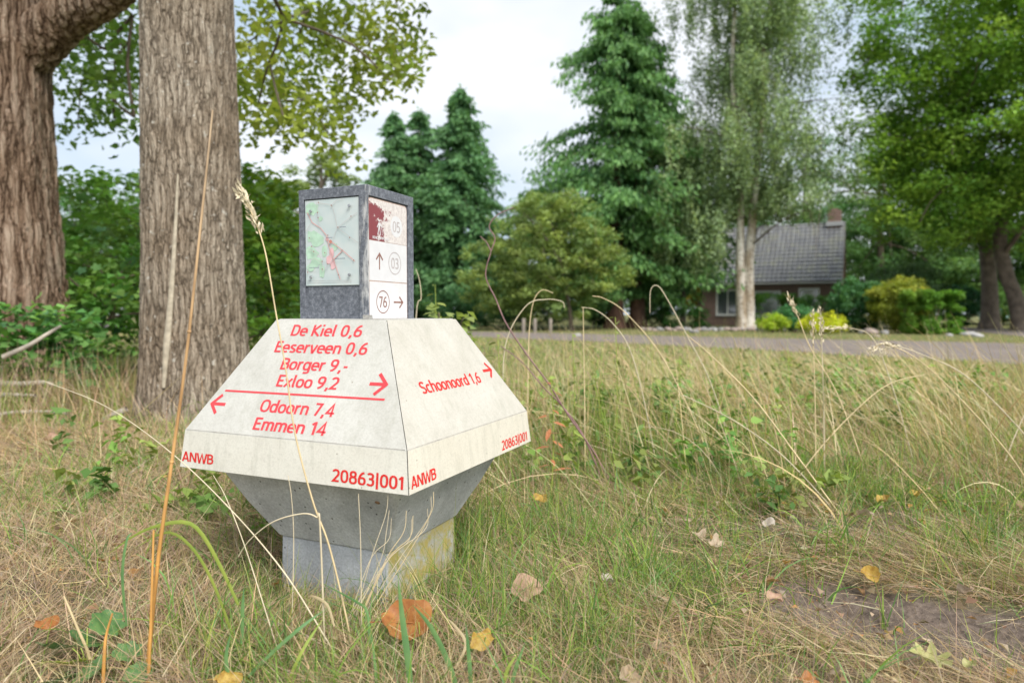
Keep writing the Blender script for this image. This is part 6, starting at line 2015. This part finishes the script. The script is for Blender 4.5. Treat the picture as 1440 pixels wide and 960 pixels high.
# bent dry reeds seen over the meadow
reeds = [('bent dry reed hooking right, leftmost of the hooked reeds', [(706, 560, 3.0), (712, 480, 3.0), (740, 430, 3.0), (768, 421, 3.0), (790, 424, 3.0), (794, 433, 3.0)]),
         ('steeply hooked dry reed behind the leftmost hooked reed', [(742, 560, 3.2), (744, 470, 3.2), (750, 425, 3.2), (762, 408, 3.2), (778, 412, 3.2)]),
         ('dry reed bowing left before the dark trunk of the tallest conifer', [(905, 560, 3.1), (885, 490, 3.1), (862, 455, 3.1), (838, 436, 3.1), (818, 432, 3.1)]),
         ('long dry reed bowing left from the tall grass', [(980, 600, 3.0), (930, 500, 3.0), (880, 440, 3.0), (850, 420, 3.0), (833, 416, 3.0)]),
         ('hooked reed in front of the low dark hedge', [(1000, 540, 3.3), (965, 470, 3.3), (938, 420, 3.3), (925, 402, 3.3), (915, 408, 3.3), (914, 440, 3.3)]),
         ('straight blond reed head rising before the birch foot', [(1180, 560, 3.0), (1140, 490, 3.0), (1122, 445, 3.0), (1108, 416, 3.0)]),
         ('reed with nodding tip over the yellow-green clump', [(1260, 560, 3.2), (1230, 480, 3.2), (1200, 462, 3.2), (1160, 462, 3.2)]),
         ('upright pale reed pair, left stem, before the yellow-green clump', [(1146, 560, 3.0), (1144, 500, 3.0), (1143, 440, 3.0)]),
         ('upright pale reed pair, right stem, before the yellow-green clump', [(1158, 560, 3.0), (1156, 500, 3.0), (1154, 436, 3.0)]),
         ('long reed leaning far left across the road edge', [(1420, 640, 2.7), (1350, 560, 2.7), (1290, 505, 2.7), (1245, 484, 2.7), (1225, 492, 2.7)]),
         ('reed bowing low over the paving on the right', [(1440, 610, 2.9), (1360, 530, 2.9), (1300, 500, 2.9), (1255, 486, 2.9), (1238, 498, 2.9)]),
         ('thick blond reed slanting up from the bare patch', [(1180, 722, 2.45), (1120, 640, 2.48), (1060, 560, 2.5), (1000, 500, 2.55), (965, 470, 2.6)]),
         ('second blond reed slanting beside the thick one', [(1168, 712, 2.46), (1100, 640, 2.5), (1030, 590, 2.5), (960, 555, 2.55)]),
         ('dark-tipped reed crossing the meadow rightwards', [(1145, 640, 2.8), (1200, 580, 2.8), (1250, 540, 2.8), (1302, 526, 2.8)]),
         ('single dry reed beside the right panel edge', [(585, 448, 3.4), (592, 420, 3.4), (590, 395, 3.4), (585, 378, 3.4)]),
         ('upright dry straw standing right of the hooked reeds', [(822, 560, 3.0), (821, 500, 3.0), (820, 432, 3.0)])]
for i, (lab, pts) in enumerate(reeds):
    o, P, b0 = stalk(lab, pts, 0.0032, M_STALK_BLOND if i % 2 else M_STALK_PALE, None, 'dry_reed')
    if i in (5, 6, 7, 8, 9, 10): seed_head(o, P, int(len(P) * 0.72), 60 + i, 60, 0.02, M_STALK_PALE, 0.012)


def broad_blade(label, pts, wmax, mat, twist=0.3, group=None):
    Pw = [np.array(tuple(at(*p))) for p in pts]; b0 = Pw[0].copy()
    P = smooth_path(Pw, 16) - b0
    T = np.gradient(P, axis=0); T /= np.linalg.norm(T, axis=1, keepdims=True)
    view = np.array((0, -1, 0.3)); V = []
    for i in range(16):
        t = i / 15; s = np.cross(T[i], view); s /= np.linalg.norm(s)
        nn = np.cross(s, T[i]); s = s * math.cos(twist * t) + nn * math.sin(twist * t)
        wv = wmax * 0.5 * (0.55 + 0.9 * t) * (1 - t ** 2.2) + 0.0002
        V += [P[i] - s * wv, P[i] + nn * wv * 0.25, P[i] + s * wv]
    Fc = []
    for i in range(15): Fc += [(3 * i, 3 * i + 1, 3 * i + 4, 3 * i + 3), (3 * i + 1, 3 * i + 2, 3 * i + 5, 3 * i + 4)]
    o = link('broad_grass', py_mesh('broad_grass', V, Fc, True), mat); o.location = tuple(b0)
    tag(o, label, 'grass', group)


M_BL_G = leafmat('broad_blade_green', (0.10, 0.22, 0.075), (0.17, 0.30, 0.10), 14)
M_BL_L = leafmat('broad_blade_lime', (0.22, 0.31, 0.05), (0.32, 0.38, 0.07), 14)
M_BL_S = leafmat('broad_blade_straw', (0.48, 0.38, 0.22), (0.58, 0.49, 0.31), 14)
broad_blade('broad upright green blade in front of the big orange leaf', [(578, 985, 1.26), (574, 930, 1.27), (566, 870, 1.29), (560, 815, 1.31)], 0.016, M_BL_G)
broad_blade('broad green blade leaning left beside the big orange leaf', [(648, 985, 1.26), (630, 930, 1.27), (605, 880, 1.28), (580, 850, 1.30)], 0.013, M_BL_G, 0.5)
broad_blade('green blade standing right of the curled yellow leaf', [(664, 985, 1.26), (660, 930, 1.27), (655, 875, 1.28)], 0.010, M_BL_G)
broad_blade('green blade slanting up left of the stem foot', [(350, 950, 1.30), (385, 915, 1.31), (425, 880, 1.33), (455, 858, 1.36)], 0.009, M_BL_G)
broad_blade('green blade slanting below the slanting one by the stem foot', [(400, 970, 1.28), (425, 915, 1.30), (455, 868, 1.34)], 0.008, M_BL_L)
broad_blade('dark upright green blade left of the stem', [(340, 905, 1.38), (341, 860, 1.39), (343, 825, 1.40)], 0.010, M_BL_G)
broad_blade('lime green blade arching over left, next to the orange stalks', [(335, 850, 1.42), (312, 800, 1.42), (285, 752, 1.42), (262, 734, 1.42), (225, 738, 1.43), (190, 752, 1.44), (150, 780, 1.45)], 0.010, M_BL_L, 0.2)
broad_blade('lime green blade behind the arching one', [(330, 900, 1.45), (300, 820, 1.45), (270, 770, 1.45), (235, 748, 1.45), (190, 770, 1.46)], 0.008, M_BL_L, 0.2)
broad_blade('green blade rising left of the orange stalks', [(178, 880, 1.40), (172, 810, 1.40), (178, 760, 1.41), (186, 748, 1.42)], 0.008, M_BL_G)
broad_blade('green blade bent at the foot of the sheaf', [(520, 905, 1.40), (516, 860, 1.42), (500, 845, 1.44), (450, 818, 1.46)], 0.007, M_BL_G)
broad_blade('green blade rising at the lower edge left of centre', [(330, 985, 1.26), (318, 930, 1.27), (324, 890, 1.28)], 0.010, M_BL_G)
broad_blade('green tuft blade at the lower edge right of the yellow leaf', [(715, 985, 1.27), (725, 940, 1.28), (738, 905, 1.29)], 0.009, M_BL_G)
broad_blade('second green tuft blade at the lower edge', [(708, 985, 1.27), (712, 945, 1.28), (728, 918, 1.29)], 0.008, M_BL_L)
broad_blade('papery straw blade curling right of the orange leaf', [(640, 940, 1.32), (655, 905, 1.33), (640, 880, 1.34), (628, 868, 1.35)], 0.007, M_BL_S)
broad_blade('straw blade curling over the stem foot', [(470, 880, 1.42), (460, 850, 1.43), (440, 838, 1.44), (430, 842, 1.45)], 0.007, M_BL_S)
# cut stubs at the lower left
stalk('cut pale stub standing over the ragged green leaves', [(126, 924, 1.36), (110, 885, 1.34), (90, 838, 1.33)], 0.0040, M_STALK_BLOND, None, 'cut_stub')
stalk('orange-tan stub right of the ragged green leaves', [(144, 985, 1.28), (147, 915, 1.28), (150, 890, 1.285), (158, 862, 1.29)], 0.0038, M_STALK_ORANGE, None, 'cut_stub')


# ------------------------------------------------------------------ fallen leaves


def dead_leaf(label, px, py, w_px, mat, curl=0.3, tilt=(0.25, 0.2), z=0.035, lobes=2, depth=0.2, rot=None):
    z = z + 0.022
    g = gnd(px, py, z)
    V, Fc = lobed_leaf(rl, 1, lobes, depth, curl, 4)
    # a few folds
    a1, a2, a3 = rl.uniform(0, 6), rl.uniform(0, 6), rl.uniform(0.5, 1.0)
    V = [(x * (1 - 0.12 * abs(y)), y * (0.78 + 0.2 * a3), zz + 0.10 * math.sin(6 * x + 4 * y + a1) + 0.07 * math.sin(10 * y - 3 * x + a2) + 0.5 * curl * max(0, x - 0.55) ** 1.2 + rl.uniform(-0.012, 0.012)) for x, y, zz in V]
    o = link('fallen_leaf', py_mesh('fallen_leaf', V, Fc, True), mat)
    s = w_px / 960 * g.y * 0.95
    o.scale = (s, s, s)
    rz = rl.uniform(0, 6.28) if rot is None else rot
    o.rotation_euler = (tilt[0], tilt[1], rz)
    o.location = (g.x - 0.5 * s * math.cos(rz), g.y - 0.5 * s * math.sin(rz), g.z)
    LEAVES.append((g.x, g.y, 0.5 * s))
    tag(o, label, 'leaf')
    # stalk and midrib
    Vp = np.array([(-0.25, 0.0, 0.02), (0.0, 0, 0.04), (0.5, 0, 0.015), (0.95, 0, 0.06)])
    link('midrib', tube_mesh('midrib', [(smooth_path(list(Vp), 10), np.linspace(0.018, 0.006, 10))], 5), mat, o)
    return o


ML_OR = leafmat('leaf_orange', (0.30, 0.105, 0.03), (0.44, 0.20, 0.06), 5, spots=(0.2, 0.09, 0.04))
ML_YE = leafmat('leaf_yellow', (0.36, 0.21, 0.035), (0.50, 0.35, 0.075), 5, spots=(0.26, 0.12, 0.035))
ML_PK = leafmat('leaf_pinkish_tan', (0.40, 0.24, 0.17), (0.48, 0.32, 0.22), 5)
ML_TN = leafmat('leaf_pale_tan', (0.36, 0.265, 0.18), (0.46, 0.365, 0.265), 5)
ML_GY = leafmat('leaf_grey_tan', (0.42, 0.36, 0.30), (0.52, 0.46, 0.39), 5)
ML_PG = leafmat('leaf_pale_green', (0.34, 0.36, 0.12), (0.46, 0.44, 0.20), 5)
dead_leaf('big curled orange leaf lying against the foot of the signpost', 572, 872, 76, ML_OR, 0.55, (0.75, 0.1), 0.05, 5, 0.12, 0.2)
dead_leaf('curled yellow leaf right of the big orange leaf', 677, 905, 40, ML_YE, 0.5, (0.6, -0.2), 0.04, 5, 0.15, 0.7)
dead_leaf('yellow leaf at the lower picture edge left of centre', 322, 955, 42, ML_YE, 0.3, (0.4, 0.1), 0.03, 5, 0.2, 0.1)
dead_leaf('pinkish-tan leaf in the green grass right of the stem', 742, 828, 50, ML_PK, 0.25, (0.5, 0.0), 0.04, 5, 0.12, 0.1)
dead_leaf('pale tan leaf at lower centre right, half in straw', 922, 907, 40, ML_TN, 0.35, (0.35, 0.2), 0.03, 5, 0.3)
dead_leaf('pale curled leaf at the bottom edge right of centre', 885, 950, 40, ML_TN, 0.45, (0.5, 0.2), 0.03)
dead_leaf('large pale tan leaf right of the green patch, left of two', 985, 752, 36, ML_TN, 0.35, (0.5, 0.2), 0.03, 5, 0.4)
dead_leaf('large pale tan leaf right of the green patch, right of two', 1008, 768, 34, ML_TN, 0.35, (0.4, -0.2), 0.03, 5, 0.4)
dead_leaf('small pale grey-tan leaf on the bare patch', 1081, 734, 22, ML_GY, 0.3)
dead_leaf('bright orange and yellow leaf above the bare earth', 1224, 806, 32, ML_YE, 0.5, (0.6, 0.2), 0.02, 2, 0.25, -0.3)
dead_leaf('long lobed pale leaf on the bare earth at lower right', 1310, 922, 62, ML_PG, 0.25, (0.25, 0.1), 0.02, 7, 0.45, -0.3)
dead_leaf('tan leaf standing in the grass at the right', 1357, 830, 24, ML_TN, 0.5, (0.8, 0.1), 0.03)
dead_leaf('small yellow-green leaf beside the long lobed leaf', 1364, 932, 22, ML_PG, 0.3)
dead_leaf('yellow leaf in the grass beyond the bare patch', 1244, 700, 26, ML_YE, 0.3, (0.4, 0.2))
dead_leaf('orange-tan leaf beyond the bare patch', 1216, 720, 30, ML_TN, 0.3, (0.35, 0.2))
dead_leaf('small yellow leaf farthest right in the grass', 1290, 692, 22, ML_YE, 0.3)
dead_leaf('orange-brown leaf at the lower edge left of the bare earth', 1140, 955, 32, ML_OR, 0.3)
dead_leaf('tan leaf pair tip near the lower edge at right', 1090, 838, 28, ML_PK, 0.4)
dead_leaf('pale upright leaf at the lower edge right of centre', 1178, 942, 34, ML_TN, 0.5, (0.9, 0.1))
dead_leaf('orange leaf tip behind the ragged green leaves', 68, 878, 34, ML_OR, 0.4, (0.5, 0.1), 0.04, 5, 0.2, 0.3)
dead_leaf('pale green leaf lying in the straw at left', 87, 718, 28, ML_PG, 0.25, (0.4, 0.1))
dead_leaf('grey-brown curled leaf in the straw far left', 75, 617, 26, ML_PK, 0.5, (0.4, 0.1))
dead_leaf('tan leaf below the nearest trunk', 195, 660, 22, ML_TN, 0.4)
dead_leaf('yellow leaf left of the signpost near the trunk foot', 232, 668, 14, ML_YE, 0.3)
dead_leaf('pale leaf in the grass right of the signpost', 760, 700, 24, ML_YE, 0.4, (0.5, 0.2), 0.08)
dead_leaf('grey leaf fragment in straw at right of the green patch', 855, 812, 26, ML_GY, 0.3)


# ------------------------------------------------------------------ ragged seedling at the lower left and other small plants
def seedling():
    mats = [leafmat('seedling_leaf', (0.075, 0.17, 0.055), (0.12, 0.235, 0.07), 6, 0.25, 0.55, (0.30, 0.24, 0.08)), leafmat('seedling_leaf_yellowing', (0.20, 0.26, 0.03), (0.30, 0.33, 0.05), 6, 0.25, 0.55, (0.13, 0.2, 0.05))]
    g = gnd(122, 935, 0.02); root = empty('oak_seedling', (g.x, g.y, 0)); tag(root, 'seedling with ragged spotted green leaves at the lower left corner', 'plant')
    for (px, py, wpx, d, m, rz, tl) in ((80, 905, 66, 1.40, 0, 2.75, (0.5, 0.15)), (118, 898, 56, 1.42, 0, 2.0, (0.6, 0.1)), (150, 872, 52, 1.44, 0, 1.0, (0.7, 0.2)), (100, 932, 56, 1.34, 1, 3.3, (0.4, 0.0)), (128, 948, 64, 1.30, 0, -0.9, (0.5, -0.1)), (80, 955, 60, 1.28, 0, 3.5, (0.4, 0.1)), (180, 915, 40, 1.36, 0, 0.5, (0.5, 0.1)), (195, 945, 44, 1.30, 0, -0.3, (0.5, 0.1))):
        V, Fc = lobed_leaf(rl, 1, 7, 0.22, 0.18, 4)
        V = [(x, y, z + 0.03 * math.sin(8 * x + 2 * y)) for x, y, z in V]
        p = at(px, py, d); s = wpx / 960 * d
        o = link('leaf', py_mesh('leaf', V, Fc, True), mats[m], root)
        o.scale = (s, s, s); o.rotation_euler = (tl[0], tl[1], rz)
        q = p - Vector((g.x, g.y, 0)); o.location = (q.x - 0.5 * s * math.cos(rz), q.y - 0.5 * s * math.sin(rz), q.z)
        LEAVES.append((p.x, p.y, 0.5 * s))
        e = np.array((q.x - 0.5 * s * math.cos(rz), q.y - 0.5 * s * math.sin(rz), q.z))
        P = smooth_path([(0, 0, -0.02), tuple(e * 0.5 + np.array((0, 0, 0.01))), tuple(e)], 8)
        link('leaf_stalk', tube_mesh('leaf_stalk', [(P, 0.0013)], 5), M_BLADE_LIME, root)


seedling()


def weed(label, px, py_top, py_bot, d, mat, n, lw, seed, spread=0.05):
    rng = np.random.default_rng(seed)
    g = gnd(px, 480 + (CAM_H / d * 960) - 39, 0.0); b0 = at(px, py_bot, d); t0 = at(px, py_top, d)
    z0 = max(0.0, min(b0.z, 0.02)); root = empty('leafy_weed', (b0.x, b0.y, z0)); tag(root, label, 'plant')
    H = t0.z - z0
    link('stem', tube_mesh('stem', [(smooth_path([(0, 0, -0.03), (0.01, 0, H * 0.5), (0.0, 0.01, H)], 10), np.linspace(0.003, 0.0015, 10))], 6), M_BLADE_LIME, root)
    for i in range(n):
        t = (i + 1) / n; az = i * 2.4 + rng.normal(0, .3)
        lf = bpy.data.objects.new('leaf', WEED_ME[mat]); COL.objects.link(lf); lf.parent = root
        s = lw * (1.1 - 0.5 * t) * rng.uniform(0.8, 1.2); lf.scale = (s, s, s); lf.location = (0.006 * math.cos(az), 0.006 * math.sin(az), H * (0.15 + 0.85 * t))
        lf.rotation_euler = (rng.normal(0, .2), rng.normal(0.15, .25), az)


WEED_ME = []
for c1, c2 in (((0.10, 0.20, 0.04), (0.16, 0.26, 0.06)), ((0.38, 0.13, 0.05), (0.48, 0.20, 0.09)), ((0.20, 0.27, 0.06), (0.28, 0.32, 0.08))):
    V = [(0, 0, 0), (0.35, 0.17, 0.03), (0.75, 0.12, 0.0), (1.0, 0, -0.10), (0.75, -0.12, 0.0), (0.35, -0.17, 0.03), (0.4, 0, 0.0), (0.75, 0, -0.03)]
    me = py_mesh('leaf', V, [(0, 1, 6), (1, 2, 7, 6), (2, 3, 7), (3, 4, 7), (4, 5, 6, 7), (5, 0, 6)], True)
    me.materials.append(leafmat('weed_leaf', c1, c2, 6)); WEED_ME.append(me)
weed('russet-leaved weed just right of the signpost panel', 775, 532, 600, 2.7, 1, 16, 0.065, 1)
weed('leafy green weed with drooping top before the conifer trunk', 865, 446, 560, 3.2, 2, 18, 0.085, 2)
weed('dense green weed in the meadow, middle', 905, 596, 640, 2.9, 0, 16, 0.11, 3)
weed('green weed beside the hooked reeds', 805, 470, 560, 3.2, 2, 16, 0.075, 4)
weed('tall weed with pale leaves behind the right panel edge', 700, 470, 540, 3.0, 2, 16, 0.08, 5)
weed('small upright single-leaved weed on the far edge of the bare patch', 1193, 634, 664, 3.0, 0, 5, 0.06, 6)
weed('green weed left of the tall slanting reeds', 955, 500, 560, 3.6, 0, 18, 0.09, 7)
weed('leafy weed poking up between route post and rounded shrub', 612, 400, 470, 3.4, 2, 16, 0.09, 8)
weed('bushy weed in the meadow right of the russet one', 840, 505, 570, 3.4, 0, 18, 0.09, 9)

# fallen branches before the left shrubs
M_DEADW = plain('dead_wood', (0.36, 0.32, 0.27), 0.9, 0.35, 9)
for lab, pts, r in (('uppermost grey fallen branch at the left edge', [(-40, 535, 5.3), (20, 540, 5.25), (60, 538, 5.2), (75, 541, 5.2)], 0.028),
                    ('middle grey fallen branch at the left edge', [(-40, 556, 5.0), (10, 555, 5.0), (50, 556, 4.95)], 0.022),
                    ('lowest grey fallen branch at the left edge', [(-40, 590, 4.6), (20, 580, 4.6), (70, 579, 4.6), (95, 582, 4.55)], 0.016),
                    ('slanting dead branch in front of the low dark-leaved shrub', [(5, 502, 5.2), (40, 486, 5.2), (66, 470, 5.25), (86, 458, 5.3)], 0.022),
                    ('pale splintered wood lying left of the nearest trunk foot', [(150, 592, 4.5), (165, 582, 4.45), (178, 575, 4.45)], 0.035)):
    P = []
    for i, p in enumerate(pts):
        q = at(*p); P.append(np.array((q.x, q.y, max(q.z, r * 0.8))))
    b0 = P[0].copy(); b0[2] = 0
    Pp = smooth_path([p - b0 for p in P], 16)
    o = link('fallen_branch', tube_mesh('fallen_branch', [(Pp, np.linspace(r, r * 0.5, 16))], 9), M_DEADW); o.location = tuple(b0)
    tag(o, lab, 'branch')


grow()
